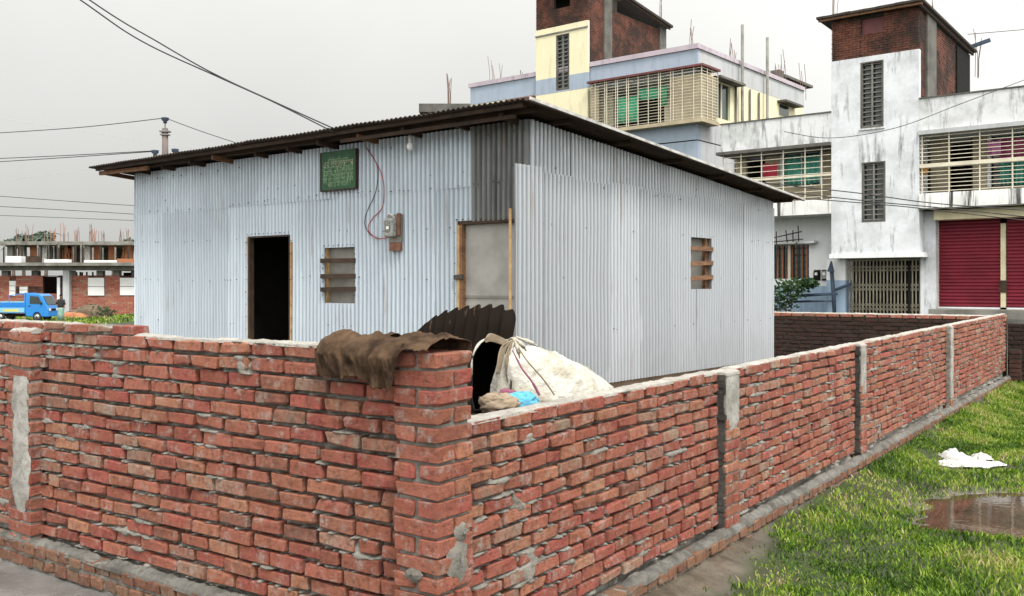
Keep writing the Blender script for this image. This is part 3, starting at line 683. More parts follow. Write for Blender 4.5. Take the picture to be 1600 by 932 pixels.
# ------------------------------------------------------------------ tin shed
SX0, SY1 = FS.x(212), FS.d(1206)             # left end of front, back end of side
SB, PITCH, AMP = 0.58, 0.072, 0.021
shed = empty('tin_shed', FS.w(0, 0, SB), RS, label='corrugated tin shed with two front doors and a low sloping roof', cat='shed')
SHO = Vector((0, 0, SB))
zf = FS.z(500, 235)                           # wall top at the front
wall_top = lambda y: 3.49-0.075*y
def corr(name, mat, par, u0, u1, z0, z1f, place, holes=(), off=0.0, lean=0.0, phase=0.0, rows=(), amp=AMP, dent=0.012, seed=0):
    """one corrugated sheet; place(u, out, z) -> local point; holes are (u0,u1,z0,z1) openings"""
    us = set(np.round(np.arange(u0, u1+1e-6, PITCH/12), 5)) | {u0, u1}
    for h in holes:
        for e in h[:2]:
            if u0 < e < u1: us.add(e)
    us = sorted(us); v, f, ix = [], [], {}
    def vid(u, z):
        k = (round(u, 5), round(z, 4))
        if k not in ix:
            ix[k] = len(v)
            o = off+lean*(z-z0)+amp*(1-2*math.exp(-(((u/PITCH+phase/6.283+0.5) % 1-0.5)/0.23)**2))+dent*2*(float(fbm(u*2.3+seed, z*2.1, 77))-0.5)
            v.append(tuple(place(u, o, z)))
        return ix[k]
    for a, b in zip(us[:-1], us[1:]):
        ivs = [(z0, None)]
        for h in holes:
            if h[0] <= (a+b)/2 <= h[1]:
                new = []
                for lo, hi in ivs:
                    top = z1f((a+b)/2) if hi is None else hi
                    if h[2] > lo: new.append((lo, min(h[2], top) if h[2] < top else hi))
                    if h[3] < top: new.append((max(lo, h[3]), hi))
                ivs = [i for i in new if i[1] is None or i[1]-i[0] > 0.005]
        for lo, hi in ivs:
            ta, tb = (z1f(a), z1f(b)) if hi is None else (hi, hi)
            if min(ta, tb)-lo < 0.005: continue
            inner = [r for r in np.arange(math.ceil((lo+0.05)/0.6)*0.6, min(ta, tb)-0.05, 0.6)]
            ls = [lo]+inner
            for i in range(len(ls)):
                za, zb = ls[i], ls[i]
                if i+1 < len(ls): ua = ub_ = ls[i+1]
                else: ua, ub_ = ta, tb
                f.append((vid(a, za), vid(b, zb), vid(b, ub_), vid(a, ua)))
    o = link(name, pydata(name, v, f, True), par, mat)
    return o
fr_place = lambda u, o, z: (u, -o, z-SB)                  # front wall faces -y
sd_place = lambda u, o, z: (o, u, z-SB)                   # side wall faces +x
zF = lambda px, py: FS.z(px, py)
door1 = (FS.x(389), FS.x(455), SB-0.05, zF(420, 368.5))
win1 = (FS.x(509), FS.x(554), zF(532, 474), zF(532, 387))
door2 = (FS.x(716), 0.05, SB-0.05, zF(716, 348))
win2 = (FS.d(1078), FS.d(1107), FS.zs(1092, 452), FS.zs(1092, 372))
holesF = [door1, win1, door2]
SEAM = 2.93
srg = random.Random(5)
# lower and upper rows on the front
def row(side, u0, u1, z0, ztop, mat, width, holes, offs, amp=AMP, hole_mat=None, jig=0.02):
    u = u0; i = 0
    while u < u1-0.05:
        w = width*srg.uniform(0.93, 1.05); e = min(u+w, u1)
        if u1-e < 0.25: e = u1
        zt = ztop if callable(ztop) else (lambda q, zz=ztop+srg.uniform(-jig, jig): zz)
        m = mat(u, e) if callable(mat) else mat
        corr('corrugated_sheet', m, shed, u, min(e+0.05, u1), z0, zt, fr_place if side == 'f' else sd_place, holes, offs+0.003*(i % 2)+srg.uniform(0, 0.002), srg.uniform(-0.002, 0.002), 0, amp=amp, seed=srg.random()*9)
        u = e; i += 1
XD = FS.x(742)                                             # the dark old sheet starts here
row('f', SX0, -0.02, SB, SEAM, 'galv', 0.80, holesF, 0.0)
row('f', SX0, XD, SEAM-0.10, lambda u: wall_top(0), 'galv', 0.80, holesF, 0.008)
corr('corrugated_sheet', 'galv_old', shed, XD-0.03, 0.0, zF(760, 346), lambda u: wall_top(0), fr_place, [], 0.022, 0, 0.6)
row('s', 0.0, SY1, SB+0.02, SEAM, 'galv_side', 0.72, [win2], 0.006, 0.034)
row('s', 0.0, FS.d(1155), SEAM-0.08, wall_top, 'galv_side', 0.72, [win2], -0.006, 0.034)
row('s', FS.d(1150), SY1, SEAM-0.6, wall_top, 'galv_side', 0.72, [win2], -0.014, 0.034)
# side sheet that runs past the front corner
xo = FS.d(800, 0.03)
corr('corrugated_sheet', 'galv_side', shed, -0.33, 0.16, SB, lambda u: SEAM+0.06, sd_place, [], 0.050, 0, amp=0.030)
box('door_frame', 'pale_wood', shed, -0.005, 0.014, -0.345, -0.325, 0, 1.95)
# rear and left walls close the room
corr('corrugated_sheet', 'galv', shed, SX0, 0, SB, lambda u: wall_top(SY1), lambda u, o, z: (u, SY1+o, z-SB))
corr('corrugated_sheet', 'galv', shed, 0, SY1, SB, wall_top, lambda u, o, z: (SX0-o, u, z-SB))
box('floor', 'soil', shed, SX0, 0, 0, SY1, -0.2, 0.02)
# nails along the purlin lines
nails = MB()
def nail(x, y, z, nx, ny):
    s = srg.uniform(0.004, 0.007)
    nails.box(x-s*(1-abs(nx)*0.3), x+s*(1-abs(nx)*0.3), y-s, y+s, z-SB-s, z-SB+s)
def inhole(u, z, hs): return any(h[0]-0.02 < u < h[1]+0.02 and h[2]-0.02 < z < h[3]+0.02 for h in hs)
for zr, dens in ((2.87, 0.32), (2.40, 0.2), (1.83, 0.2), (1.22, 0.16), (3.38, 0.2), (3.02, 0.1)):
    u = SX0+0.05
    while u < -0.03:
        up = (math.floor(u/PITCH)+0.5)*PITCH
        z = zr+0.02*math.sin(u*1.3)+srg.uniform(-0.012, 0.012)
        if srg.random() < dens and not inhole(up, z, holesF): nail(up, -AMP-0.012-(0.012 if z > 2.8 else 0), z, 0, 1)
        u += PITCH
    u = 0.05
    while u < SY1-0.05:
        up = (math.floor(u/PITCH)+0.5)*PITCH
        z = zr+srg.uniform(-0.012, 0.012)
        if srg.random() < dens*0.4 and not inhole(up, z, [win2]) and z < wall_top(u): nail(0.034+0.012, up, z, 1, 0)
        u += PITCH
for h, hs in ((door1, 0), (win1, 0), (door2, 0)):
    for zz in np.arange(h[2]+0.1, h[3], 0.17):
        for uu in (h[0]-0.03, h[1]+0.03):
            if uu < -0.03: nail(uu, -AMP-0.006, float(zz), 0, 1)
    for uu in np.arange(h[0], min(h[1], -0.05), 0.09): nail(float(uu), -AMP-0.006, h[3]+0.03, 0, 1)
setp(nails.build('nails', 'nail', shed), kind='stuff')
# torn bright spots of tin at holes
# doorway of the open door
def frame(h, place_y, par, mat, w=0.05, dpt=0.06, sides='lrt', proud=0.016):
    y0, y1 = -proud, dpt
    if 'l' in sides: box('door_frame', mat, par, h[0]-0.0, h[0]+w, y0, y1, h[2]-SB, h[3]-SB)
    if 'r' in sides: box('door_frame', mat, par, h[1]-w, h[1], y0, y1, h[2]-SB, h[3]-SB)
    if 't' in sides: box('door_frame', mat, par, h[0]+w, h[1]-w, y0, y1, h[3]-SB-w*0.7, h[3]-SB-0.002)
frame(door1, 0, shed, 'dark_wood', 0.032)
box('door_frame', 'pale_wood', shed, door1[0]-0.022, door1[0]-0.002, -0.02, 0.05, door1[2]-SB, door1[3]-SB)
box('door_frame', 'pale_wood', shed, door1[1]+0.002, door1[1]+0.02, -0.02, 0.05, door1[2]-SB, door1[3]-SB-0.1)
# black panels added a little way in so the doorway reads dark
box('blackout_panel', 'black', shed, SX0+0.1, -0.1, 1.5, 1.54, 0.02, 2.75)
box('blackout_panel', 'black', shed, door1[0]-0.5, door1[0]-0.46, 0.05, 1.49, 0.02, 2.7); box('blackout_panel', 'black', shed, door1[1]+0.4, door1[1]+0.44, 0.05, 1.49, 0.02, 2.7)
# closed door
M['door_tin'] = pm('door_tin', (0.34, 0.335, 0.315), (0.25, 0.245, 0.225), 3.5, 0.5, 0.1, bm=0.15, bscale=8)
d2 = box('door', 'door_tin', shed, door2[0]+0.085, -0.03, 0.03, 0.06, 0.02, door2[3]-SB-0.03)
box('rail', 'flat_tin', d2, door2[0]+0.09, -0.035, 0.018, 0.029, 1.02, 1.05)
box('door_frame', 'wood', shed, door2[0]+0.045, door2[0]+0.085, -0.03, 0.08, 0, door2[3]-SB)
box('door_frame', 'pale_wood', shed, door2[0]+0.0, door2[0]+0.043, -0.024, 0.05, 0.25, door2[3]-SB)
box('door_frame', 'dark_wood', shed, door2[0]+0.02, -0.0, -0.033, 0.06, door2[3]-SB-0.028, door2[3]-SB+0.012)
for zz in (1.25, 0.85):
    MB().bar((door2[0]-0.03, -0.03, zz), (door2[0]+0.10, -0.035, zz+0.01), 0.03, 0.05).build('latch', 'nail', d2)
# barred windows
def shed_window(h, side):
    w = empty('window', (0, 0, 0)); w.parent = shed
    P = (lambda u, o, z: (u, -o, z-SB)) if side == 'f' else (lambda u, o, z: (o, u, z-SB))
    def bx(name, mat, u0, u1, o0, o1, z0, z1):
        a, b = P(u0, o0, z0), P(u1, o1, z1); return MB().box(a[0], b[0], a[1], b[1], a[2], b[2]).build(name, mat, w)
    bx('panel', 'flat_tin', h[0]-0.03, h[1]+0.03, -0.075, -0.06, h[2]-0.03, h[3]+0.03)
    for e0, e1 in ((h[0]-0.03, h[0]+0.004), (h[1]-0.004 if side == 'f' else h[1]-0.07, h[1]+0.03)):
        bx('frame', 'wood' if side == 's' else 'pale_wood', e0, e1, -0.059, -0.014, h[2], h[3])
    n = h[3]-h[2]
    for k, t in enumerate((0.76, 0.485, 0.235) if side == 'f' else (0.775, 0.5, 0.215)):
        z = h[2]+n*t
        a, b = P(h[0]-0.05, 0.032, z+srg.uniform(-0.01, 0.01)), P(h[1]+0.05, 0.032, z+0.008+srg.uniform(-0.01, 0.01))
        MB().bar(a, b, 0.035, 0.055).build('slat', 'dark_wood' if side == 'f' else 'wood', w)
shed_window(win1, 'f'); shed_window(win2, 's')

# roof: one slope falling to the rear
OVF, OVL, OVR, OVB = 0.50, 0.50, 0.40, 0.32
roof_z = lambda y: wall_top(y)+0.075-SB
def roof_sheet(u0, u1, k, y0, y1):
    us = np.arange(u0, u1+1e-6, PITCH/8); v, f = [], []
    ys = np.linspace(y0, y1, 7)
    for u in us:
        for y in ys:
            w = 0.006*(float(fbm(u*0.9, y*0.9, 91))-0.5)*4+0.003*(k % 2)
            droop = -0.018*max(0, -y/OVF)*float(vnoise(u*1.2, 0.3, 5))
            edge = -0.05*max(0, (u-(OVR-0.12))/0.12)**2
            v.append((u, y, roof_z(y)+0.011*math.sin(2*math.pi*u/PITCH)+w+droop+edge))
    n = len(ys)
    for i in range(len(us)-1):
        for j in range(n-1): f.append((i*n+j, (i+1)*n+j, (i+1)*n+j+1, i*n+j+1))
    o = link('roof_sheet', pydata('roof_sheet', v, f, True), shed, 'roof_tin')
    m = o.modifiers.new('thickness', 'SOLIDIFY'); m.thickness = 0.006
    return o
u = SX0-OVL; k = 0
while u < OVR-0.05:
    e = min(u+0.816, OVR); 
    if OVR-e < 0.3: e = OVR
    roof_sheet(u, e+(0.034 if e < OVR else 0), k, -OVF-srg.uniform(0, 0.03), SY1+OVB+srg.uniform(0, 0.03)); u = e; k += 1
# curled tin along the right verge
MB().bar((OVR+0.004, -OVF-0.02, roof_z(-OVF)-0.018), (OVR+0.004, SY1+OVB, roof_z(SY1+OVB)-0.018), 0.012, 0.03).build('verge_strip', 'trim_tin', shed)
for i in range(12):                                        # rafters reach out under the eaves
    x = SX0-0.32+(i/11)*(-0.12-SX0+0.32)+srg.uniform(-0.06, 0.06)
    MB().bar((x, -OVF+0.2+srg.uniform(-0.06, 0.1), roof_z(-OVF+0.1)-0.098), (x+srg.uniform(-0.05, 0.05), SY1+OVB-0.1, roof_z(SY1+OVB)-0.095), 0.045, 0.06).build('rafter', 'dark_wood' if i % 4 else 'wood', shed)
for y in (-OVF+0.10, -0.20, 0.4, 1.6, 2.8, 4.0, 5.2, SY1+OVB-0.12):
    MB().bar((SX0-OVL+0.06, y, roof_z(y)-0.042), (OVR-0.16, y, roof_z(y)-0.042), 0.05, 0.04).build('purlin', 'dark_wood', shed)
MB().bar((SX0-OVL+0.04, -OVF+0.16, roof_z(-OVF)-0.10), (SX0+0.9, -OVF+0.20, roof_z(-OVF)-0.115), 0.04, 0.06).build('purlin', 'wood', shed)
MB().bar((-2.6, -0.34, roof_z(0)-0.10), (0.05, -0.30, roof_z(0)-0.09), 0.03, 0.04).build('purlin', 'dark_wood', shed)
MB().bar((-0.07, 0.06, 0), (-0.07, 0.06, wall_top(0)-SB), 0.07, 0.05).build('corner_post', 'dark_wood', shed)

# things fixed to the shed
def local_obj(name, lab, cat, x, y, z):
    return empty(name, FS.w(x, y, z), RS, label=lab, cat=cat)
s0, s1 = FS.x(502, -0.07), FS.x(556, -0.07)
sg = local_obj('sign_board', 'green painted sign board with pale lettering under the eave', 'sign', (s0+s1)/2, -0.06, FS.z(528, 296, -0.06))
sw, sh = (s1-s0), FS.z(528, 236, -0.06)-FS.z(528, 296, -0.06)
box('board', 'sign', sg, -sw/2, sw/2, -0.012, 0.012, 0, sh)
for a, b, c, d_ in ((-sw/2-0.012, -sw/2, 0, sh), (sw/2, sw/2+0.012, 0, sh)): box('frame', 'dark_wood', sg, a, b, -0.02, 0.02, c, d_)
box('frame', 'dark_wood', sg, -sw/2-0.012, sw/2+0.012, -0.02, 0.02, -0.014, -0.001)
def text_mesh(name, body, size, mat, par, x, y, z, width=None):
    cu = bpy.data.curves.new(name, 'FONT'); cu.body = body; cu.size = size; cu.align_x = 'CENTER'; cu.extrude = 0.001
    o = bpy.data.objects.new(name, cu); COL.objects.link(o)
    dg = bpy.context.evaluated_depsgraph_get(); me = bpy.data.meshes.new_from_object(o.evaluated_get(dg))
    bpy.data.objects.remove(o); bpy.data.curves.remove(cu)
    t = link(name, me, par, mat); t.rotation_euler = (math.pi/2, 0, 0); t.location = (x, y, z)
    if width and len(me.vertices):
        xs = [v.co.x for v in me.vertices]; t.scale = (width/max(1e-3, max(xs)-min(xs)), 1, 1); t.location.x -= (max(xs)+min(xs))/2*t.scale[0]
    return t
LN_ = ['বিসমিল্লাহির রাহমান', 'এর ওয়ার্কশপ', 'এখানে সকল প্রকার', 'কাজের অর্ডার নেওয়া', 'হয় ও সরবরাহ করা', 'হয় যোগাযোগ করুন', 'প্রোঃ মোবাইল']
hh = sh-0.09
for i, s_ in enumerate(LN_):
    z = hh-0.065-i*(hh-0.09)/6.2
    text_mesh('lettering', s_, 0.12 if i == 1 else 0.092, 'sign_head' if i == 1 else 'sign_text', sg, 0, -0.0145, z, sw*(0.88 if i not in (0, 6) else 0.6))
# electricity meter
mx_, mz = FS.x(615, -0.06), FS.z(615, 379, -0.06)
mt = local_obj('electric_meter', 'grey electric meter on a rusty backing plate between the doors', 'meter', mx_, -0.05, mz)
box('backing_board', 'flat_tin', mt, -0.085, 0.125, -0.005, 0.02, 0.0, 0.33)
box('backing_board', 'rust_box', mt, -0.06, 0.12, -0.02, 0.018, -0.10, -0.004)
box('conduit_strip', 'rust_box', mt, 0.075, 0.12, -0.03, -0.007, 0.08, 0.34)
mbx = MB().box(-0.085, 0.06, -0.10, -0.007, 0.06, 0.28).build('housing', 'meter', mt)
bmod = mbx.modifiers.new('b', 'BEVEL'); bmod.width = 0.02; bmod.segments = 2
box('window', 'meter_glass', mt, -0.06, 0.035, -0.108, -0.101, 0.13, 0.25); box('label_plate', 'white_panel', mt, -0.02, 0.02, -0.112, -0.1085, 0.15, 0.185)
MB().tube([(-0.06, -0.05, 0.28), (-0.02, -0.07, 0.335), (0.04, -0.06, 0.31), (0.05, -0.05, 0.28)], 0.012).build('hanger', 'plastic', mt)
def wirepath(pts, n=10):
    out = []
    P = [Vector(p) for p in pts]
    for i in range(len(P)-1):
        a, b, c, d_ = P[max(i-1, 0)], P[i], P[i+1], P[min(i+2, len(P)-1)]
        for k in range(n):
            t = k/n; out.append(0.5*((2*b)+(c-a)*t+(2*a-5*b+4*c-d_)*t*t+(3*b-a-3*c+d_)*t**3))
    return out+[P[-1]]
fw = lambda px, py, o=0.035: FS.w(FS.x(px, -o), -o, FS.z(px, py, -o))
rwv = MB().tube(wirepath([fw(572, 231), fw(585, 250), fw(597, 275), fw(600, 300), fw(597, 325), fw(582, 342), fw(575, 357), fw(583, 369), fw(593, 373), fw(608, 371)]), 0.0055).build('cable', 'red_wire', None, True)
setp(rwv, label='red cable looping down the tin wall to the meter', cat='cable')
rw2 = MB().tube(wirepath([fw(573, 231, 0.03), fw(590, 262, 0.03), fw(587, 300, 0.03), fw(574, 330, 0.03), fw(570, 350, 0.03), fw(578, 366, 0.03), fw(590, 372, 0.03)]), 0.005).build('cable', 'wire', None, True)
setp(rw2, label='dark cable hanging in a wider loop left of the red one', cat='cable')
bx_, bz = FS.x(641, -0.14), FS.z(641, 236, -0.14)
bulb = local_obj('light_bulb', 'unlit white light bulb hanging under the shed eave', 'bulb', bx_, -0.14, bz)
def lathe(name, prof, mat, par, k=14):
    v, f = [], []
    for r, z in prof:
        for j in range(k): a = 2*math.pi*j/k; v.append((r*math.cos(a), r*math.sin(a), z))
    for i in range(len(prof)-1):
        for j in range(k): f.append((i*k+j, i*k+(j+1) % k, (i+1)*k+(j+1) % k, (i+1)*k+j))
    f.append(tuple(range(k))[::-1]); f.append(tuple((len(prof)-1)*k+j for j in range(k)))
    return link(name, pydata(name, v, f, True), par, mat)
lathe('globe', [(0.002, 0), (0.025, 0.006), (0.04, 0.03), (0.042, 0.055), (0.03, 0.085), (0.018, 0.11)], 'bulb', bulb)
lathe('holder', [(0.02, 0.109), (0.024, 0.115), (0.024, 0.17), (0.012, 0.18), (0.004, 0.2), (0.004, 0.30)], 'white_panel', bulb)

# ------------------------------------------------------------------ things lying on and behind the wall
def drape(name, lab, u0, u1, front, back, seed, wall=lw, topz=LZ+LN*LP, mat='jute', thick=WT, ragged=0.014, extra=0.0, hang=lambda s: 1.0):
    """cloth thrown over the wall top: hangs outside (-Y), lies on top, hangs inside"""
    nu, nv = 84, 80; v, f = [], []
    o = empty(name, wall.location, wall.rotation_euler.z, label=lab, cat='cloth', group='jute cloths on the wall')
    per0, per1 = front, thick+2*extra+0.04
    for i in range(nu+1):
        s = i/nu; u = u0+(u1-u0)*s
        fl = front*hang(s)*(0.78+0.44*float(fbm(s*3, 0.5, seed)))+ragged*(float(vnoise(s*13, 2, seed))-0.5)+0.005*(float(vnoise(s*60, 4, seed))-0.5)
        bk = back*(0.8+0.4*float(fbm(s*3, 8.5, seed)))
        tot = fl+per1+bk
        for j in range(nv+1):
            t = j/nv*tot
            fold = 0.7*(float(fbm(s*4+1.6*j/nv, 3+j/nv*1.8, seed+2))-0.5)+0.8*(0.28-abs(float(fbm(s*4+1.2*j/nv, 9+j/nv*2.0, seed+6))-0.5)*2)*0.6
            if t < fl:
                h = fl-t; y = -0.022-extra-0.12*(fold+0.28)*min(1, h/0.06)-0.012*min(1, h/0.03); z = topz+0.028-h
            elif t < fl+per1:
                q = (t-fl)/per1; y = -0.022-extra+q*per1; z = topz+0.028+0.02*math.sin(math.pi*q)+0.085*(fold+0.14)*math.sin(math.pi*q)
            else:
                h = t-fl-per1; y = -0.022-extra+per1+0.02*fold; z = topz+0.028-h
            v.append((u+0.05*fold*(1 if t < fl else 0.3), y, z+0.002*(float(vnoise(s*30, j*0.8, seed))-0.5)))
    for i in range(nu):
        for j in range(nv): k = i*(nv+1)+j; f.append((k, k+nv+1, k+nv+2, k+1))
    c = link('fabric', pydata('fabric', v, f, True), o, mat)
    m = c.modifiers.new('t', 'SOLIDIFY'); m.thickness = 0.003
    return o
drape('jute_cloth', 'wide brown jute cloth draped over the wall top left of the corner', uL(508), uL(604), 0.17, 0.16, 4)
drape('jute_cloth', 'narrower brown jute cloth lying over the corner pier and hanging down', uL(609), LL-0.03, 0.19, 0.05, 9, extra=0.06, thick=0.13, hang=lambda s: 1.0-0.9*float(sstep(0.40, 0.56, np.float64(s))))

# white sack standing behind the low wall
def blob(name, mat, par, c, r, seed, amp=0.16, sq=0.7, n=40, m_=24, rot=None, wr=0.03):
    v, f = [], []
    for j in range(m_+1):
        ph = math.pi*j/m_-math.pi/2
        for i in range(n):
            th = 2*math.pi*i/n
            cz, cr = math.sin(ph), math.cos(ph)
            p = [math.copysign(abs(math.cos(th)*cr)**sq, math.cos(th)*cr), math.copysign(abs(math.sin(th)*cr)**sq, math.sin(th)*cr), math.copysign(abs(cz)**sq, cz)]
            k = 1+amp*(float(fbm(math.cos(th)*cr*1.6+5, cz*1.6+math.sin(th)*cr*1.3+3, seed))-0.5)*2+wr*(float(vnoise(th*4, cz*9+th, seed+3))-0.5)*2
            q = Vector((p[0]*r[0]*k, p[1]*r[1]*k, p[2]*r[2]*k))
            if rot: q = rot @ q
            v.append(tuple(Vector(c)+q))
    for j in range(m_):
        for i in range(n): f.append((j*n+i, j*n+(i+1) % n, (j+1)*n+(i+1) % n, (j+1)*n+i))
    return link(name, pydata(name, v, f, True), par, mat)
# local axes of the right wall: X away along the wall, Y inwards
RW = Matrix.Translation(rw.location) @ Matrix.Rotation(RB+math.pi/2, 4, 'Z')
def rwpx(px, inward): return FB.d(px, -OFF-inward)
sk = empty('poly_sack', RW @ Vector((0, 0, 0.5)), RB+math.pi/2, label='full white woven sack slumped behind the low wall near the corner', cat='sack')
def sack_mesh():
    ua, ub = rwpx(800, 0.30), rwpx(957, 0.30)
    L = ub-ua; nu, nk = 90, 80; v, f = [], []
    for i in range(nu+1):
        s = i/nu
        top = 1.06+0.36*(1-(max(0, s-0.05)/0.95)**1.9)-0.5-0.05*math.exp(-((s-0.0)/0.10)**2)-0.30*max(0, (s-0.93)/0.07)**2
        wid = 0.26*(0.35+0.65*min(1, s/0.45)**0.7)*(1-0.75*max(0, (s-0.75)/0.25)**2)
        zc, hz = top*0.5, top*0.5
        for k in range(nk):
            a = 2*math.pi*k/nk
            ca, sa = math.cos(a), math.sin(a)
            pinch = 0.55+0.45*(1-max(0, sa)**2*(1-min(1, s/0.4)))
            w = wid*pinch*(1+0.10*(float(fbm(s*4+ca, sa*2+4, 44))-0.5)*2+0.16*abs(float(fbm(s*9+ca*1.5+sa*3, sa*4+ca*2+4, 46, 3))-0.5)*2+0.06*(float(fbm(s*30+ca*3, sa*9+4, 49))-0.5)*2)
            zz = zc+hz*math.copysign(abs(sa)**0.75, sa)*(1-0.05*abs(float(fbm(s*11+ca*2, ca*3+sa, 50, 3))-0.5)*2+0.05*(float(fbm(s*5+2, ca*2, 47))-0.5)*2)
            v.append((ua+L*s+0.03*(float(fbm(sa*2+3, ca*2, 48))-0.5), 0.36+w*math.copysign(abs(ca)**0.8, ca), zz))
    for i in range(nu):
        for k in range(nk): f.append((i*nk+k, i*nk+(k+1) % nk, (i+1)*nk+(k+1) % nk, (i+1)*nk+k))
    f.append(tuple(range(nk))[::-1]); f.append(tuple(nu*nk+k for k in range(nk)))
    f = [tuple(reversed(q)) for q in f]
    return link('sack_body', pydata('sack_body', v, f, True), sk, 'sack'), ua, L
sbody, sua, sL = sack_mesh()
def skp(px, py, inward):
    u = rwpx(px, inward); p = RW @ Vector((u, inward, 0)); return Vector((u, inward, H-(py-HY)*p.y/F-0.5))
MB().tube(wirepath([skp(806, 535, 0.22), skp(822, 562, 0.14), skp(848, 592, 0.10), skp(866, 617, 0.085)]), 0.004).build('seam', 'sack_inner', sk)
MB().tube(wirepath([skp(801, 548, 0.24), skp(815, 575, 0.17), skp(832, 598, 0.12), skp(843, 618, 0.095)]), [0.003]*5+[0.005]*16+[0.007]*10, 8).build('stripe', 'sack_stripe', sk, True)
# gathered neck of the sack
nk_ = MB()
for a, b in (((803, 528), (822, 548)), ((806, 527), (840, 541)), ((802, 529), (812, 560))):
    nk_.tube(wirepath([skp(*a, 0.24), skp((a[0]+b[0])/2+2, (a[1]+b[1])/2, 0.20), skp(*b, 0.20)], 5), [0.007]*4+[0.012]*4+[0.005]*3, 8)
nk_.build('neck_folds', 'sack', sk, True)
# a second sack gaping open with a dark inside
os_ = empty('poly_sack', RW @ Vector((0, 0, 0.5)), RB+math.pi/2, label='gaping open sack with dark inside between corner pier and full white sack', cat='sack')
def open_sack():
    rim = [(737, 600, 0.55), (738, 560, 0.55), (750, 536, 0.55), (770, 528, 0.52), (790, 533, 0.46), (802, 530, 0.36), (797, 560, 0.34), (800, 600, 0.30), (797, 632, 0.30), (760, 640, 0.40), (740, 638, 0.5)]
    R_ = [skp(*p) for p in rim]
    R_ = wirepath(R_+[R_[0]], 5)[:-1]
    c = sum(R_, Vector())/len(R_); v, f = [], []; n = len(R_); rings = 7
    deep = Vector((0.55, 0.45, -0.12))
    for j in range(rings):
        t = j/(rings-1)
        for i, p in enumerate(R_):
            q = c+(p-c)*(1+0.10*math.sin(t*math.pi)-0.4*max(0, t-0.7))+deep*t
            q.z += 0.02*(float(vnoise(i*0.9, j*1.3, 8))-0.5); q.x += 0.02*(float(vnoise(i*0.9, j*1.3, 18))-0.5); v.append(tuple(q))
    for j in range(rings-1):
        for i in range(n): f.append((j*n+i, j*n+(i+1) % n, (j+1)*n+(i+1) % n, (j+1)*n+i))
    f.append(tuple((rings-1)*n+i for i in range(n)))
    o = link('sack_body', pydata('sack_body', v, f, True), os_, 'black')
    m = o.modifiers.new('t', 'SOLIDIFY'); m.thickness = 0.008
    rr = MB()
    rr.tube(R_[2:32], [0.003+0.007*float(vnoise(i*0.6, 2, 9)) for i in range(30)], 7); rr.build('rim', 'sack', os_, True)
    fl = MB()
    for a, b, c_, w in (((800, 532), (786, 545), (778, 585), 0.06), ((801, 533), (792, 560), (795, 600), 0.035), ((760, 532), (770, 528), (800, 540), 0.04)):
        P_ = wirepath([skp(*a, 0.33), skp(*b, 0.33), skp(*c_, 0.33)], 6)
        d_ = Vector((w, 0, 0)) if w != 0.04 else Vector((0, 0, -w)); n0 = len(fl.v)
        for q_, p in enumerate(P_):
            e_ = 0.35+0.65*math.sin(math.pi*(q_+1)/(len(P_)+1))
            fl.v += [tuple(p-d_*e_/2), tuple(p+Vector((0, 0.012, 0))), tuple(p+d_*e_/2)]
            if q_: k = n0+3*q_; fl.f += [(k-3, k-2, k+1, k), (k-2, k-1, k+2, k+1)]
    o2 = fl.build('flap', 'sack_inner', os_, True); m = o2.modifiers.new('t', 'SOLIDIFY'); m.thickness = 0.005
open_sack()
cb = empty('cloth_bundle', RW @ Vector((0, 0, 0.5)), RB+math.pi/2, label='crumpled blue and patterned plastic rags between the sacks', cat='rags')
p1, p2 = skp(812, 624, 0.20), skp(780, 628, 0.22)
blob('blue_rag', 'blue_cloth', cb, p1-Vector((0, 0, 0.02)), (0.085, 0.10, 0.055), 5, 0.3, 0.8, wr=0.14)
blob('patterned_rag', 'sack_inner', cb, p2-Vector((0, 0, 0.01)), (0.08, 0.10, 0.05), 7, 0.3, 0.8, wr=0.15)
blob('pink_rag', 'sack_stripe', cb, skp(793, 617, 0.26), (0.03, 0.05, 0.03), 8, 0.2, 0.8)
hp = empty('soil_heap', RW @ Vector((0, 0, 0.45)), RB+math.pi/2, label='dark heap of earth and rubbish filling the corner behind the wall', cat='heap')
blob('earth', 'soil', hp, (rwpx(775, 0.45), 0.48, 0.1), (0.55, 0.40, 0.50), 15, 0.1, 0.9)
# rusty sheet leaning behind the corner
rs = empty('loose_tin_sheet', at(720, 520, 6.6)*1.0, RS, label='dark rusty corrugated sheet leaning behind the jute cloths', cat='tin sheet')
rs.location.z = 0.5
def loose_sheet():
    fr = Frame(720, 6.6, RS); x0, x1 = fr.x(628), fr.x(797)
    keys = [(622, 545), (638, 532), (655, 514), (672, 499), (692, 488), (715, 482), (740, 479), (765, 478), (782, 480), (792, 486), (797, 500)]
    xs = np.linspace(x0, x1, 110); kx = [fr.x(a) for a, b in keys]; kz = [fr.z(a, b) for a, b in keys]
    v, f = [], []; nz = 8
    for x in xs:
        zt = float(np.interp(x, kx, kz)); wv = math.sin(2*math.pi*(x-x0)/0.098)
        zt += 0.014*wv
        for j in range(nz+1):
            t = j/nz; z = 0.5+(zt-0.5)*t
            v.append((x, 0.020*wv+0.30*(1-t)*-1+0.05*((x-x0)/(x1-x0))**2, z-0.5))
    for i in range(len(xs)-1):
        for j in range(nz): k = i*(nz+1)+j; f.append((k, k+nz+1, k+nz+2, k+1))
    o = link('sheet', pydata('sheet', v, f, True), rs, 'rust_tin'); m = o.modifiers.new('t', 'SOLIDIFY'); m.thickness = 0.006
    rs.location = (fr.o.x, fr.o.y, 0.5)
loose_sheet()
